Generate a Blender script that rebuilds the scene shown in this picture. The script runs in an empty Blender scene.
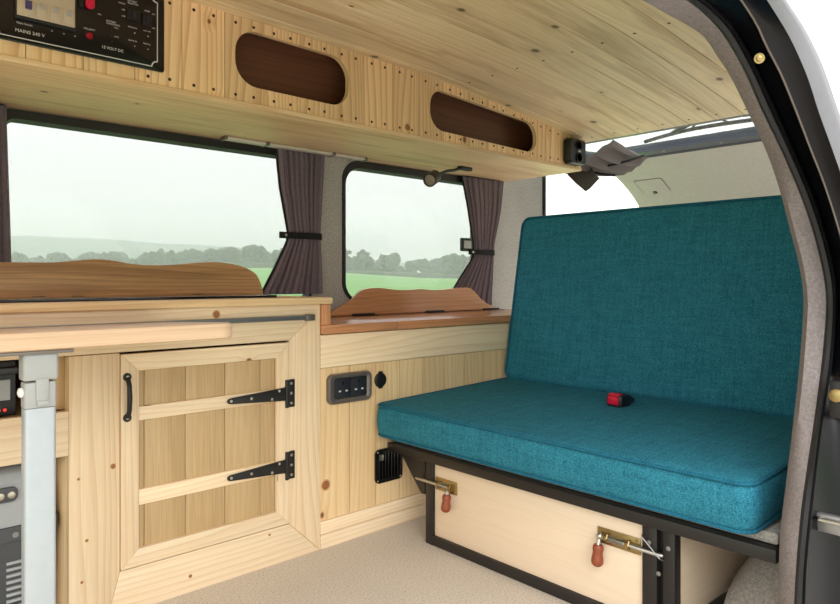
import bpy, bmesh, math, random
from mathutils import Vector, Matrix, noise
random.seed(7)
S = bpy.context.scene
COL = S.collection
PI = math.pi

# ------------------------------------------------------------------ colours and materials
def lin(c):
    return tuple(((v/255)/12.92 if v/255 <= .04045 else ((v/255+.055)/1.055)**2.4) for v in c) + (1,)

def new_mat(name):
    m = bpy.data.materials.new(name); m.use_nodes = True
    nt = m.node_tree; nt.nodes.clear()
    out = nt.nodes.new('ShaderNodeOutputMaterial')
    b = nt.nodes.new('ShaderNodeBsdfPrincipled')
    nt.links.new(b.outputs[0], out.inputs[0])
    return m, nt, b

def N(nt, t, **k):
    n = nt.nodes.new(t)
    for a, v in k.items(): setattr(n, a, v)
    return n

def math_node(nt, op, a, b=None, c=None):
    n = N(nt, 'ShaderNodeMath', operation=op)
    for i, v in enumerate((a, b, c)):
        if v is None: continue
        if hasattr(v, 'links'): nt.links.new(v, n.inputs[i])
        else: n.inputs[i].default_value = v
    return n.outputs[0]

def mix_col(nt, fac, a, b, blend='MIX'):
    n = N(nt, 'ShaderNodeMix', data_type='RGBA', blend_type=blend)
    for i, v in ((0, fac), (6, a), (7, b)):
        if hasattr(v, 'links'): nt.links.new(v, n.inputs[i])
        else: n.inputs[i].default_value = v
    return n.outputs[2]

def ramp(nt, fac, stops):
    r = N(nt, 'ShaderNodeValToRGB')
    e = r.color_ramp.elements
    while len(e) < len(stops): e.new(.5)
    for el, (p, c) in zip(e, stops):
        el.position = p; el.color = c if isinstance(c, tuple) else (c, c, c, 1)
    nt.links.new(fac, r.inputs[0])
    return r.outputs[0]

def vec(nt, x, y, z=0.0):
    n = N(nt, 'ShaderNodeCombineXYZ')
    for i, v in enumerate((x, y, z)):
        if hasattr(v, 'links'): nt.links.new(v, n.inputs[i])
        else: n.inputs[i].default_value = v
    return n.outputs[0]

def wood(name, light, mid, dark, rings=9, contrast=.6, knots=.25, rough=.5, tint=.16, knot_col=(112, 62, 34), fine=.12, streak=0, coat=0):
    m, nt, b = new_mat(name)
    L = nt.links.new
    uv = N(nt, 'ShaderNodeUVMap', uv_map='UVMap'); rn = N(nt, 'ShaderNodeUVMap', uv_map='rnd')
    s = N(nt, 'ShaderNodeSeparateXYZ'); L(uv.outputs[0], s.inputs[0])
    r = N(nt, 'ShaderNodeSeparateXYZ'); L(rn.outputs[0], r.inputs[0])
    u = math_node(nt, 'ADD', s.outputs[0], math_node(nt, 'MULTIPLY', r.outputs[0], 37.0))
    v = math_node(nt, 'ADD', s.outputs[1], math_node(nt, 'MULTIPLY', r.outputs[1], 23.0))
    # knots first: they bend the grain
    kv = N(nt, 'ShaderNodeTexVoronoi', voronoi_dimensions='2D', feature='F1')
    kv.inputs['Scale'].default_value = 1
    L(vec(nt, math_node(nt, 'MULTIPLY', u, 5.0), math_node(nt, 'MULTIPLY', v, 7.0)), kv.inputs['Vector'])
    kc = N(nt, 'ShaderNodeSeparateColor'); L(kv.outputs['Color'], kc.inputs[0])
    on = math_node(nt, 'LESS_THAN', kc.outputs[0], knots)
    size = math_node(nt, 'MULTIPLY_ADD', kc.outputs[1], .07, .03)
    near = math_node(nt, 'DIVIDE', kv.outputs['Distance'], size)
    kmask = math_node(nt, 'MULTIPLY', on, ramp(nt, near, [(0, 1.0), (.55, .85), (1, 0.0)]))
    halo = math_node(nt, 'MULTIPLY', on, ramp(nt, math_node(nt, 'DIVIDE', near, 4.0), [(0, 1.0), (1, 0.0)]))
    wv = N(nt, 'ShaderNodeTexWave', wave_type='BANDS', bands_direction='Y', wave_profile='SAW')
    L(vec(nt, math_node(nt, 'MULTIPLY', u, .09), math_node(nt, 'MULTIPLY_ADD', halo, .012, v)), wv.inputs['Vector'])
    wv.inputs['Scale'].default_value = rings*4; wv.inputs['Distortion'].default_value = 26
    wv.inputs['Detail'].default_value = 1.0; wv.inputs['Detail Scale'].default_value = 7.5/(rings*4)
    fb = N(nt, 'ShaderNodeTexNoise', noise_dimensions='2D')
    fb.inputs['Scale'].default_value = 1; fb.inputs['Detail'].default_value = 3
    L(vec(nt, math_node(nt, 'MULTIPLY', u, 7.0), math_node(nt, 'MULTIPLY', v, 330.0)), fb.inputs['Vector'])
    bl = N(nt, 'ShaderNodeTexNoise', noise_dimensions='2D')
    bl.inputs['Scale'].default_value = 1; bl.inputs['Detail'].default_value = 2
    L(vec(nt, math_node(nt, 'MULTIPLY', u, 1.6), math_node(nt, 'MULTIPLY', v, 17.0)), bl.inputs['Vector'])
    g = ramp(nt, wv.outputs['Fac'], [(0, 0.0), (.55, .25), (.93, 1.0), (1, .1)])
    g = math_node(nt, 'MULTIPLY', g, contrast)
    base = mix_col(nt, bl.outputs[0], lin(light), lin(mid))
    if streak:
        sk = N(nt, 'ShaderNodeTexNoise', noise_dimensions='2D')
        sk.inputs['Scale'].default_value = 1; sk.inputs['Detail'].default_value = 4; sk.inputs['Roughness'].default_value = .65
        L(vec(nt, math_node(nt, 'MULTIPLY', u, 1.1), math_node(nt, 'MULTIPLY', v, 13.0)), sk.inputs['Vector'])
        base = mix_col(nt, math_node(nt, 'MULTIPLY', ramp(nt, sk.outputs[0], [(.5, 0.0), (.66, 1.0)]), streak), base, lin(dark))
    c = mix_col(nt, g, base, lin(dark))
    c = mix_col(nt, math_node(nt, 'MULTIPLY', halo, .35), c, lin(dark))
    c = mix_col(nt, kmask, c, lin(knot_col))
    f1 = math_node(nt, 'MULTIPLY_ADD', fb.outputs[0], fine*2, 1-fine)
    t1 = math_node(nt, 'MULTIPLY_ADD', r.outputs[0], tint, 1-tint/2)
    k = math_node(nt, 'MULTIPLY', f1, t1)
    kk = N(nt, 'ShaderNodeCombineXYZ')
    for i in range(3): L(k, kk.inputs[i])
    c = mix_col(nt, 1.0, c, kk.outputs[0], 'MULTIPLY')
    L(c, b.inputs['Base Color'])
    b.inputs['Roughness'].default_value = rough; b.inputs['Coat Weight'].default_value = coat; b.inputs['Coat Roughness'].default_value = .12
    bp = N(nt, 'ShaderNodeBump'); bp.inputs['Strength'].default_value = .12; bp.inputs['Distance'].default_value = .001
    L(fb.outputs[0], bp.inputs['Height']); L(bp.outputs[0], b.inputs['Normal'])
    return m

def speckle(name, stops, scale, bump=.3, rough=.95, detail=3, sheen=0, dist=.002, scale2=None, amt2=.0):
    m, nt, b = new_mat(name); L = nt.links.new
    tc = N(nt, 'ShaderNodeTexCoord')
    n = N(nt, 'ShaderNodeTexNoise'); n.inputs['Scale'].default_value = scale; n.inputs['Detail'].default_value = detail
    n.inputs['Roughness'].default_value = .7
    L(tc.outputs['Object'], n.inputs['Vector'])
    c = ramp(nt, n.outputs[0], [(p, lin(q)) for p, q in stops])
    if scale2:
        n2 = N(nt, 'ShaderNodeTexNoise'); n2.inputs['Scale'].default_value = scale2; n2.inputs['Detail'].default_value = 3
        L(tc.outputs['Object'], n2.inputs['Vector'])
        k = math_node(nt, 'MULTIPLY_ADD', n2.outputs[0], amt2*2, 1-amt2)
        kk = N(nt, 'ShaderNodeCombineXYZ')
        for i in range(3): L(k, kk.inputs[i])
        c = mix_col(nt, 1.0, c, kk.outputs[0], 'MULTIPLY')
    L(c, b.inputs['Base Color']); b.inputs['Roughness'].default_value = rough
    b.inputs['Sheen Weight'].default_value = sheen
    bp = N(nt, 'ShaderNodeBump'); bp.inputs['Strength'].default_value = bump; bp.inputs['Distance'].default_value = dist
    L(n.outputs[0], bp.inputs['Height']); L(bp.outputs[0], b.inputs['Normal'])
    return m

def plain(name, c, rough=.5, metal=0, spec=.5, coat=0, noise_amt=.06, scale=60, emit=None):
    m, nt, b = new_mat(name); L = nt.links.new
    tc = N(nt, 'ShaderNodeTexCoord'); n = N(nt, 'ShaderNodeTexNoise'); n.inputs['Scale'].default_value = scale
    L(tc.outputs['Object'], n.inputs['Vector'])
    k = math_node(nt, 'MULTIPLY_ADD', n.outputs[0], noise_amt*2, 1-noise_amt)
    kk = N(nt, 'ShaderNodeCombineXYZ')
    for i in range(3): L(k, kk.inputs[i])
    L(mix_col(nt, 1.0, lin(c), kk.outputs[0], 'MULTIPLY'), b.inputs['Base Color'])
    b.inputs['Roughness'].default_value = rough; b.inputs['Metallic'].default_value = metal
    b.inputs['Specular IOR Level'].default_value = spec; b.inputs['Coat Weight'].default_value = coat
    if emit:
        b.inputs['Emission Color'].default_value = lin(c); b.inputs['Emission Strength'].default_value = emit
    return m

def glass(name, tint, refl=.05):
    m = bpy.data.materials.new(name); m.use_nodes = True; nt = m.node_tree; nt.nodes.clear()
    out = N(nt, 'ShaderNodeOutputMaterial'); mx = N(nt, 'ShaderNodeMixShader')
    tr = N(nt, 'ShaderNodeBsdfTransparent'); gl = N(nt, 'ShaderNodeBsdfGlossy')
    tr.inputs[0].default_value = tint + (1,); gl.inputs['Roughness'].default_value = .02
    lw = N(nt, 'ShaderNodeLayerWeight'); lw.inputs[0].default_value = .15
    f = math_node(nt, 'MULTIPLY_ADD', lw.outputs['Fresnel'], .22, refl*.2)
    nt.links.new(f, mx.inputs[0]); nt.links.new(tr.outputs[0], mx.inputs[1]); nt.links.new(gl.outputs[0], mx.inputs[2])
    nt.links.new(mx.outputs[0], out.inputs[0])
    return m

def fabric(name, c1, c2, thread=.0035, rough=.9):
    m, nt, b = new_mat(name); L = nt.links.new
    tc = N(nt, 'ShaderNodeTexCoord')
    n = N(nt, 'ShaderNodeTexNoise'); n.inputs['Scale'].default_value = 330; n.inputs['Detail'].default_value = 2; n.inputs['Roughness'].default_value = .8
    L(tc.outputs['Object'], n.inputs['Vector'])
    mp = N(nt, 'ShaderNodeMapping'); mp.inputs['Scale'].default_value = (90, 14, 90)
    L(tc.outputs['Object'], mp.inputs[0])
    n2 = N(nt, 'ShaderNodeTexNoise'); n2.inputs['Scale'].default_value = 1; n2.inputs['Detail'].default_value = 4
    L(mp.outputs[0], n2.inputs['Vector'])
    mp3 = N(nt, 'ShaderNodeMapping'); mp3.inputs['Scale'].default_value = (14, 110, 14)
    L(tc.outputs['Object'], mp3.inputs[0])
    n3 = N(nt, 'ShaderNodeTexNoise'); n3.inputs['Scale'].default_value = 1; n3.inputs['Detail'].default_value = 4
    L(mp3.outputs[0], n3.inputs['Vector'])
    h = math_node(nt, 'ADD', math_node(nt, 'MULTIPLY', n.outputs[0], .7), math_node(nt, 'ADD', math_node(nt, 'MULTIPLY', n2.outputs[0], .15), math_node(nt, 'MULTIPLY', n3.outputs[0], .15)))
    c = ramp(nt, h, [(.36, lin(c1)), (.64, lin(c2))])
    L(c, b.inputs['Base Color']); b.inputs['Roughness'].default_value = rough; b.inputs['Sheen Weight'].default_value = 0.0
    b.inputs['Specular IOR Level'].default_value = .2
    bp = N(nt, 'ShaderNodeBump'); bp.inputs['Strength'].default_value = .35; bp.inputs['Distance'].default_value = .0015
    L(h, bp.inputs['Height']); L(bp.outputs[0], b.inputs['Normal'])
    return m

M = {}
M['pine'] = wood('pale_pine', (241, 222, 190), (234, 207, 168), (206, 164, 118), rings=5, contrast=.42, knots=.34, streak=.15)
M['pine_rail'] = wood('pale_pine_rail', (243, 225, 195), (236, 211, 174), (212, 174, 130), rings=5, contrast=.42, knots=.34, streak=.15)
M['pine_yellow'] = wood('yellow_pine', (236, 211, 168), (226, 193, 144), (196, 150, 98), rings=4, contrast=.38, knots=.3, streak=.25)
M['fascia'] = wood('golden_pine', (246, 218, 172), (236, 198, 146), (192, 136, 82), rings=4, contrast=.6, knots=.24, tint=.24)
M['ceiling'] = wood('ceiling_pine', (240, 222, 184), (228, 202, 156), (178, 140, 92), rings=3, contrast=.25, knots=.42, tint=.18, knot_col=(96, 72, 46), streak=.55)
M['door_panel'] = wood('olive_stained_board', (200, 174, 132), (184, 154, 110), (160, 128, 86), rings=3, contrast=.22, knots=.0, tint=.12, fine=.24, streak=.15)
M['under'] = wood('underside_board', (238, 212, 170), (226, 194, 150), (184, 144, 98), rings=3, contrast=.3, knots=.12, streak=.5)
M['oak'] = wood('brown_oak', (208, 166, 120), (188, 142, 96), (136, 94, 58), rings=5, contrast=.5, knots=.0, rough=.4, fine=.26, streak=.5)
M['oak_red'] = wood('red_oak', (214, 158, 114), (200, 138, 94), (158, 98, 62), rings=5, contrast=.4, knots=.02, rough=.3, fine=.26, streak=.3, coat=.25)
M['table'] = wood('pinkish_pine', (226, 198, 168), (216, 182, 148), (192, 150, 112), rings=4, contrast=.4, knots=.05, rough=.38)
M['ply'] = wood('birch_plywood', (238, 220, 196), (232, 211, 184), (222, 197, 168), rings=2, contrast=.2, knots=.0, tint=.04, fine=.05)
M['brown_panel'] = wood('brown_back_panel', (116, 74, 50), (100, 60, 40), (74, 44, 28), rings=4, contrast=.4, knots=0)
M['teal'] = fabric('teal_fabric', (20, 78, 100), (56, 142, 166))
M['teal_pipe'] = fabric('teal_piping', (16, 74, 98), (40, 116, 142))
M['carpet_grey'] = speckle('grey_carpet_lining', [(.3, (150, 147, 144)), (.7, (208, 204, 200))], 160, scale2=9, amt2=.12)
M['carpet_light'] = speckle('light_grey_carpet', [(.3, (150, 146, 140)), (.7, (204, 199, 192))], 160, scale2=9, amt2=.10)
M['carpet_floor'] = speckle('beige_speckled_carpet', [(.3, (128, 116, 102)), (.42, (194, 184, 170)), (.6, (212, 203, 190)), (.75, (232, 225, 214))], 230, scale2=5, amt2=.08)
M['curtain'] = speckle('mauve_grey_curtain', [(.3, (108, 93, 102)), (.7, (142, 126, 135))], 300, bump=.15)
M['curtain_grey'] = speckle('grey_curtain', [(.3, (88, 82, 82)), (.7, (114, 107, 106))], 300, bump=.15)
M['felt_black'] = plain('black_velcro', (22, 21, 23), .9)
M['black_metal'] = plain('black_painted_steel', (32, 28, 27), .42)
M['black_iron'] = plain('black_iron', (24, 22, 22), .5, noise_amt=.2)
M['black_plastic'] = plain('black_plastic', (20, 20, 22), .38)
M['black_gloss'] = plain('black_glossy_plastic', (14, 12, 14), .22)
M['rubber'] = plain('black_rubber', (26, 26, 29), .55)
M['frame_grey'] = plain('dark_window_frame', (40, 40, 42), .5)
M['paint'] = plain('black_body_paint', (10, 11, 16), .25, spec=.3)
M['paint_grey'] = plain('grey_body_edge', (112, 112, 118), .4, spec=.3)
M['body_white'] = plain('pale_body_side', (232, 233, 238), .25, coat=.4)  # one near-white colour over the whole outer body side
M['white_skin'] = plain('pale_roof_skin', (205, 205, 205), .5)
M['steel'] = plain('zinc_steel', (200, 200, 196), .28, metal=1)
M['dull_steel'] = plain('dull_steel_strip', (150, 150, 150), .4, metal=.8)
M['brass'] = plain('yellow_passivated_steel', (172, 150, 104), .38, metal=1, noise_amt=.3)
M['screw'] = plain('screw_heads', (196, 190, 178), .35, metal=.9)
M['nail'] = plain('rusty_nail_heads', (66, 46, 30), .6, metal=.3)
M['redwood'] = plain('red_brown_turned_wood', (140, 68, 42), .45, noise_amt=.2, scale=40)
M['grey_plastic'] = plain('grey_plastic', (168, 170, 170), .5)
M['leg_alu'] = plain('white_aluminium_leg', (178, 186, 192), .4, metal=.15)
M['white_plastic'] = plain('white_plastic', (232, 232, 230), .4)
M['cool_light'] = plain('light_grey_box_plastic', (160, 164, 166), .5)
M['cool_dark'] = plain('dark_grey_box_plastic', (74, 76, 80), .5)
M['bezel'] = plain('bronze_grey_bezel', (118, 110, 104), .32, metal=.5)
M['navy_plastic'] = plain('charcoal_socket_face', (34, 36, 44), .35)
M['red'] = plain('red_switch', (206, 20, 60), .3)
M['red_dark'] = plain('red_lens', (150, 14, 34), .2)
M['led_red'] = plain('red_indicator', (235, 60, 50), .4, emit=.6)
M['silver_ink_glint'] = plain('silver_print_glint', (206, 206, 206), .5)  # panel print, also the painted glints on the socket pin holes
M['cream'] = plain('cream_plastic', (196, 182, 160), .4)
M['violet'] = plain('blue_violet_switch', (70, 62, 110), .35)
M['trim_grey'] = speckle('grey_moulded_trim', [(.3, (168, 163, 158)), (.7, (178, 173, 168))], 60, bump=.05, rough=.7)
M['jamb_trim'] = speckle('grey_jamb_cloth', [(.3, (116, 109, 109)), (.7, (146, 138, 138))], 200, bump=.1)
M['tail_frame'] = plain('blue_grey_painted_frame', (64, 70, 80), .3)
M['knot_core'] = plain('reddish_knot', (150, 96, 58), .5, noise_amt=.3, scale=120)
M['knot_rim'] = plain('dark_knot_rim', (204, 164, 116), .6, noise_amt=.3, scale=120)
M['grey_seam'] = plain('grey_seam', (122, 118, 114), .7)
M['strip'] = plain('off_white_lamp_strip', (206, 200, 188), .4)
M['glass_side'] = glass('tinted_side_glass', (.73, .736, .755))
M['glass_clear'] = glass('clear_rear_glass', (.93, .95, .95))
M['glass_dark'] = plain('black_glass_lid', (10, 10, 12), .08)
M['lens'] = plain('lamp_lens', (190, 186, 172), .25, metal=.6)
M['dark_void'] = plain('dark_cavity_lining', (28, 22, 20), .8)
M['house'] = plain('white_render', (240, 240, 238), .8)
M['slate'] = plain('slate_roof', (96, 92, 96), .8)
M['bark'] = plain('bark', (70, 62, 52), .9)
M['leaf_a'] = speckle('winter_foliage', [(.3, (58, 66, 52)), (.7, (92, 98, 78))], 1.2, bump=.5)
M['leaf_b'] = speckle('brown_green_foliage', [(.3, (66, 66, 52)), (.7, (104, 98, 80))], 1.2, bump=.5)
M['grass'] = speckle('meadow_grass', [(.3, (112, 158, 88)), (.7, (148, 192, 118))], 1.5, bump=.3, scale2=.08, amt2=.1)
M['hill'] = speckle('wooded_hill', [(.3, (52, 74, 66)), (.7, (80, 104, 92))], .09, bump=.2)
M['bounce_gravel'] = speckle('pale_bounce_gravel', [(.3, (186, 180, 172)), (.7, (226, 220, 212))], 30)
M['tint_red_lens'] = plain('orange_lens', (160, 90, 40), .3)

# ------------------------------------------------------------------ mesh building
class MB:
    def __init__(self):
        self.bm = bmesh.new()
        self.uv = self.bm.loops.layers.uv.new('UVMap'); self.rn = self.bm.loops.layers.uv.new('rnd')
    def add(self, t, g='x', mat=0, mtx=None, r=None, split=None):
        """merge a temporary bmesh; g = axis the wood grain runs along; split(co) -> key gives each board its own grain"""
        t.normal_update()
        gi = 'xyz'.index(g); oth = [i for i in range(3) if i != gi]
        rr = r or (random.random(), random.random()); keys = {}
        vm = {}
        for v in t.verts: vm[v] = self.bm.verts.new(mtx @ v.co if mtx else v.co)
        for f in t.faces:
            try: nf = self.bm.faces.new([vm[v] for v in f.verts])
            except ValueError: continue
            nf.material_index = mat; nf.smooth = True
            n = f.normal; a = abs(n[oth[0]]); b = abs(n[oth[1]])
            vi = oth[0] if a < b else oth[1]
            q = rr
            if split:
                k = split(f.calc_center_median())
                if k not in keys: keys[k] = (random.random(), random.random())
                q = keys[k]
            for lo, l0 in zip(nf.loops, f.loops):
                co = l0.vert.co
                lo[self.uv].uv = (co[gi], co[vi]); lo[self.rn].uv = q
        t.free()
    def box(self, x0, x1, y0, y1, z0, z1, g='x', bev=.0015, mat=0, mtx=None, seg=2):
        t = bmesh.new()
        bmesh.ops.create_cube(t, size=1)
        for v in t.verts:
            v.co = Vector(((x0+x1)/2+v.co.x*(x1-x0), (y0+y1)/2+v.co.y*(y1-y0), (z0+z1)/2+v.co.z*(z1-z0)))
        if bev > 0:
            bmesh.ops.bevel(t, geom=t.edges[:], offset=bev, segments=seg, profile=.5, affect='EDGES')
        self.add(t, g, mat, mtx)
    def prism(self, outer, c0, c1, plane='xz', g='x', mat=0, holes=(), cuts=None, cut_axis='x', gap=.0008, bev=0, mtx=None, hole_mat=None):
        """extrude the 2-D outline from c0 to c1 along the remaining axis; holes and plank gaps (cuts) go right through"""
        ia, ib = 'xyz'.index(plane[0]), 'xyz'.index(plane[1]); ic = 3-ia-ib
        def P3(p, c):
            q = [0, 0, 0]; q[ia], q[ib], q[ic] = p[0], p[1], c; return Vector(q)
        t = bmesh.new()
        loops = [list(outer)] + [list(h) for h in holes]
        es = []
        for lp in loops:
            vs = [t.verts.new(P3(p, c0)) for p in lp]
            for i in range(len(vs)): es.append(t.edges.new((vs[i], vs[(i+1) % len(vs)])))
        if len(loops) == 1 and not cuts:
            t.faces.new(t.verts[:])
        else:
            bmesh.ops.triangle_fill(t, use_beauty=True, use_dissolve=False, edges=es)
        split = None
        if cuts:
            ci = 'xyz'.index(cut_axis); nrm = [0, 0, 0]; nrm[ci] = 1
            for c in cuts:
                for d in (-gap, gap):
                    p = [0, 0, 0]; p[ci] = c+d
                    bmesh.ops.bisect_plane(t, geom=t.verts[:]+t.edges[:]+t.faces[:], plane_co=p, plane_no=nrm)
            kill = [f for f in t.faces if any(abs(f.calc_center_median()[ci]-c) < gap*.9 for c in cuts)]
            bmesh.ops.delete(t, geom=kill, context='FACES')
            cs = sorted(cuts)
            split = lambda co: sum(1 for c in cs if co[ci] > c)
        ff = t.faces[:]
        r = bmesh.ops.extrude_face_region(t, geom=ff)
        nv = [e for e in r['geom'] if isinstance(e, bmesh.types.BMVert)]
        for v in nv: v.co[ic] = c1
        bmesh.ops.recalc_face_normals(t, faces=t.faces[:])
        if bev: bmesh.ops.bevel(t, geom=[e for e in t.edges if len(e.link_faces) == 2 and e.calc_face_angle(0) > .5], offset=bev, segments=2, profile=.5, affect='EDGES')
        self.add(t, g, mat, mtx, split=split)
    def loft(self, loops, g='x', mat=0, caps=True, closed=True, mtx=None):
        t = bmesh.new(); rows = [[t.verts.new(Vector(p)) for p in lp] for lp in loops]
        n = len(rows[0])
        for a, b in zip(rows, rows[1:]):
            for i in range(n if closed else n-1):
                j = (i+1) % n
                try: t.faces.new((a[i], a[j], b[j], b[i]))
                except ValueError: pass
        if caps and closed:
            t.faces.new(rows[0][::-1]); t.faces.new(rows[-1])
        if closed: bmesh.ops.recalc_face_normals(t, faces=t.faces[:])
        self.add(t, g, mat, mtx)
    def tube(self, path, r, n=10, mat=0, g='x', mtx=None):
        path = [Vector(p) for p in path]; loops = []
        up = None
        for i, p in enumerate(path):
            d = (path[min(i+1, len(path)-1)]-path[max(i-1, 0)]).normalized()
            if up is None:
                up = Vector((0, 0, 1)) if abs(d.z) < .9 else Vector((1, 0, 0))
            a = (up-d*up.dot(d)).normalized(); b = d.cross(a); up = a
            rr = r[i] if isinstance(r, (list, tuple)) else r
            loops.append([p+(a*math.cos(2*PI*k/n)+b*math.sin(2*PI*k/n))*rr for k in range(n)])
        self.loft(loops, g, mat, mtx=mtx)
    def lathe(self, prof, origin, axis, n=20, mat=0, squash=None):
        """prof = [(distance along axis, radius)]"""
        ax = Vector(axis).normalized(); up = Vector((0, 0, 1)) if abs(ax.z) < .9 else Vector((1, 0, 0))
        a = (up-ax*up.dot(ax)).normalized(); b = ax.cross(a); o = Vector(origin)
        self.loft([[o+ax*h+(a*math.cos(2*PI*k/n)+b*math.sin(2*PI*k/n))*max(r, .0002) for k in range(n)] for h, r in prof], mat=mat)
    def ball(self, c, r, mat=0, sub=2, sc=(1, 1, 1)):
        t = bmesh.new(); bmesh.ops.create_icosphere(t, subdivisions=sub, radius=r)
        for v in t.verts: v.co = Vector((v.co.x*sc[0]+c[0], v.co.y*sc[1]+c[1], v.co.z*sc[2]+c[2]))
        self.add(t, 'x', mat)
    def build(self, name, mats, parent=None, loc=None, sharp=35):
        me = bpy.data.meshes.new(name)
        off = Vector((0, 0, 0))
        p = parent
        while p is not None and p.parent is not None: p = p.parent
        if p is not None: off = Vector(p.location)
        if loc is not None: off = Vector(loc)
        for v in self.bm.verts: v.co -= off
        self.bm.to_mesh(me); self.bm.free()
        me.set_sharp_from_angle(angle=math.radians(sharp))
        if not isinstance(mats, (list, tuple)): mats = [mats]
        for m in mats: me.materials.append(M[m] if isinstance(m, str) else m)
        o = bpy.data.objects.new(name, me); COL.objects.link(o)
        if parent is not None: o.parent = parent
        elif loc is not None: o.location = loc
        return o

def tag(o, label, cat, group=None):
    o['label'] = label; o['category'] = cat
    if group: o['group'] = group
    return o
def thing(name, label, cat, loc, group=None):
    o = bpy.data.objects.new(name, None); COL.objects.link(o); o.location = loc; o.empty_display_size = .05
    return tag(o, label, cat, group)
def struct(o, label=None):
    o['kind'] = 'structure'
    if label: o['label'] = label
    return o
def copy_tree(o, parent=None):
    c = o.copy(); COL.objects.link(c)
    if parent is not None: c.parent = parent
    for ch in list(o.children): copy_tree(ch, c)
    return c

def rrect(x0, x1, z0, z1, r, n=6):
    pts = []
    for cx, cz, a0 in ((x1-r, z1-r, 0), (x0+r, z1-r, 90), (x0+r, z0+r, 180), (x1-r, z0+r, 270)):
        for k in range(n+1):
            a = math.radians(a0+90*k/n); pts.append((cx+r*math.cos(a), cz+r*math.sin(a)))
    return pts

def smooth_pts(pts, n=6):
    """open Catmull-Rom through the points"""
    out = []
    for i in range(len(pts)-1):
        p0, p1, p2, p3 = [Vector(pts[max(0, min(len(pts)-1, j))]) for j in (i-1, i, i+1, i+2)]
        for k in range(n):
            t = k/n
            out.append(tuple(.5*((2*p1)+(p2-p0)*t+(2*p0-5*p1+4*p2-p3)*t*t+(3*p1-p0-3*p2+p3)*t**3)))
    out.append(tuple(pts[-1])); return out

def lerp_table(T, x):
    for (a, b), (c, d) in zip(T, T[1:]):
        if x <= c: return b+(d-b)*max(0, x-a)/(c-a)
    return T[-1][1]

ZC = [(-2, 1.447), (.7, 1.447), (1.0, 1.443), (1.363, 1.434), (1.56, 1.424), (1.876, 1.396), (2.1, 1.373), (2.21, 1.360), (2.37, 1.336)]
zc = lambda x: lerp_table(ZC, x)
X0 = -1.25          # front end of everything modelled
XC = 2.37           # rear end of the timber ceiling
YW = 2.0            # inner face of the window wall

# ------------------------------------------------------------------ floor, walls, ceiling
f = MB(); f.box(X0, 2.62, .40, 2.03, -.03, 0, bev=0)
struct(f.build('floor', 'carpet_floor'), 'beige speckled carpet on the van floor')

W1 = rrect(.375, 1.31, .70, 1.195, .03, 8)
W2 = rrect(1.452, 2.18, .69, 1.192, .075, 8)
w = MB(); w.prism([(X0, 0), (2.645, 0), (2.645, 1.30), (2.6, 1.40), (X0, 1.50)], YW, YW+.045, holes=[W1, W2])
struct(w.build('wall_far', 'carpet_grey'), 'grey carpeted side wall of the van around the two windows')
# outer skin strip at the rear corner with its black seal
t = MB(); t.box(2.645, 2.66, YW-.012, YW+.05, 0, 1.32, g='z', bev=.004)
struct(t.build('trim_1', 'rubber'))

def window(name, x0, x1, z0, z1, r, label):
    root = MB(); O = [(a_, min(1.2135, b_+.018*(b_ > (z0+z1)/2))) for a_, b_ in rrect(x0-.004, x1+.004, z0-.004, z1+.004, r, 8)]; I = rrect(x0+.011, x1-.011, z0+.011, z1-.011, r-.012, 8)
    I2 = rrect(x0+.006, x1-.006, z0+.006, z1-.006, r-.008, 8)
    loops = []
    root.loft([[(p[0], YW-.008, p[1]) for p in O], [(p[0], YW-.010, p[1]) for p in I2], [(p[0], YW+.022, p[1]) for p in I], [(p[0], YW+.05, p[1]) for p in O], [(p[0], YW-.008, p[1]) for p in O]], caps=False)
    fr = root.build(name, 'frame_grey'); struct(fr, label)
    g = MB(); g.prism(rrect(x0+.008, x1-.008, z0+.008, z1-.008, r-.01, 8), YW+.026, YW+.030)
    g.build('glass_pane', 'glass_side', fr)
    return fr
window('window_1', .375, 1.31, .70, 1.195, .03, 'wide tinted side window behind the worktop, dark rubber frame')
window('window_2', 1.452, 2.18, .69, 1.192, .075, 'tinted side window with rounded corners above the lower counter')

# ceiling: curved tongue and groove planks running along the van
ceil = MB()
xs = [X0, 0, .7] + [.7+i*(XC-.7)/24 for i in range(1, 25)]
ys = [.45, .55, .65, .75, .845, .94, 1.037, 1.135, 1.235, 1.335, 1.435, 1.535, 1.64, 1.74, 1.84, 2.02]
for a, b in zip(ys, ys[1:]):
    a2, b2 = a+.0011, b-.0011
    ceil.loft([[(x, a2, zc(x)+.0015), (x, a2+.0015, zc(x)), (x, b2-.0015, zc(x)), (x, b2, zc(x)+.0015), (x, b2, zc(x)+.012), (x, a2, zc(x)+.012)] for x in xs])
cl = struct(ceil.build('ceiling', 'ceiling'), 'curved ceiling of pale knotty pine planks')
nm = MB(); nm.lathe([(-.0008, .0001), (-.0006, .0042), (.004, .0042)], (0, 0, 0), (0, 0, 1), n=8)
first = nm.build('nail', 'nail', cl)
k = 0
for x in (1.61, 2.325):
    for a, b in zip(ys[:13], ys[1:14]):
        o = first if k == 0 else first.copy()
        if k: COL.objects.link(o)
        o.location = (x, b-.022, zc(x)); k += 1
# structural roof above the planks
rf = MB(); rf.loft([[(x, .40, zc(x)+.016), (x, 2.045, zc(x)+.016), (x, 2.045, zc(x)+.045), (x, .40, zc(x)+.045)] for x in xs])
struct(rf.build('roof', 'white_skin'))

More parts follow.
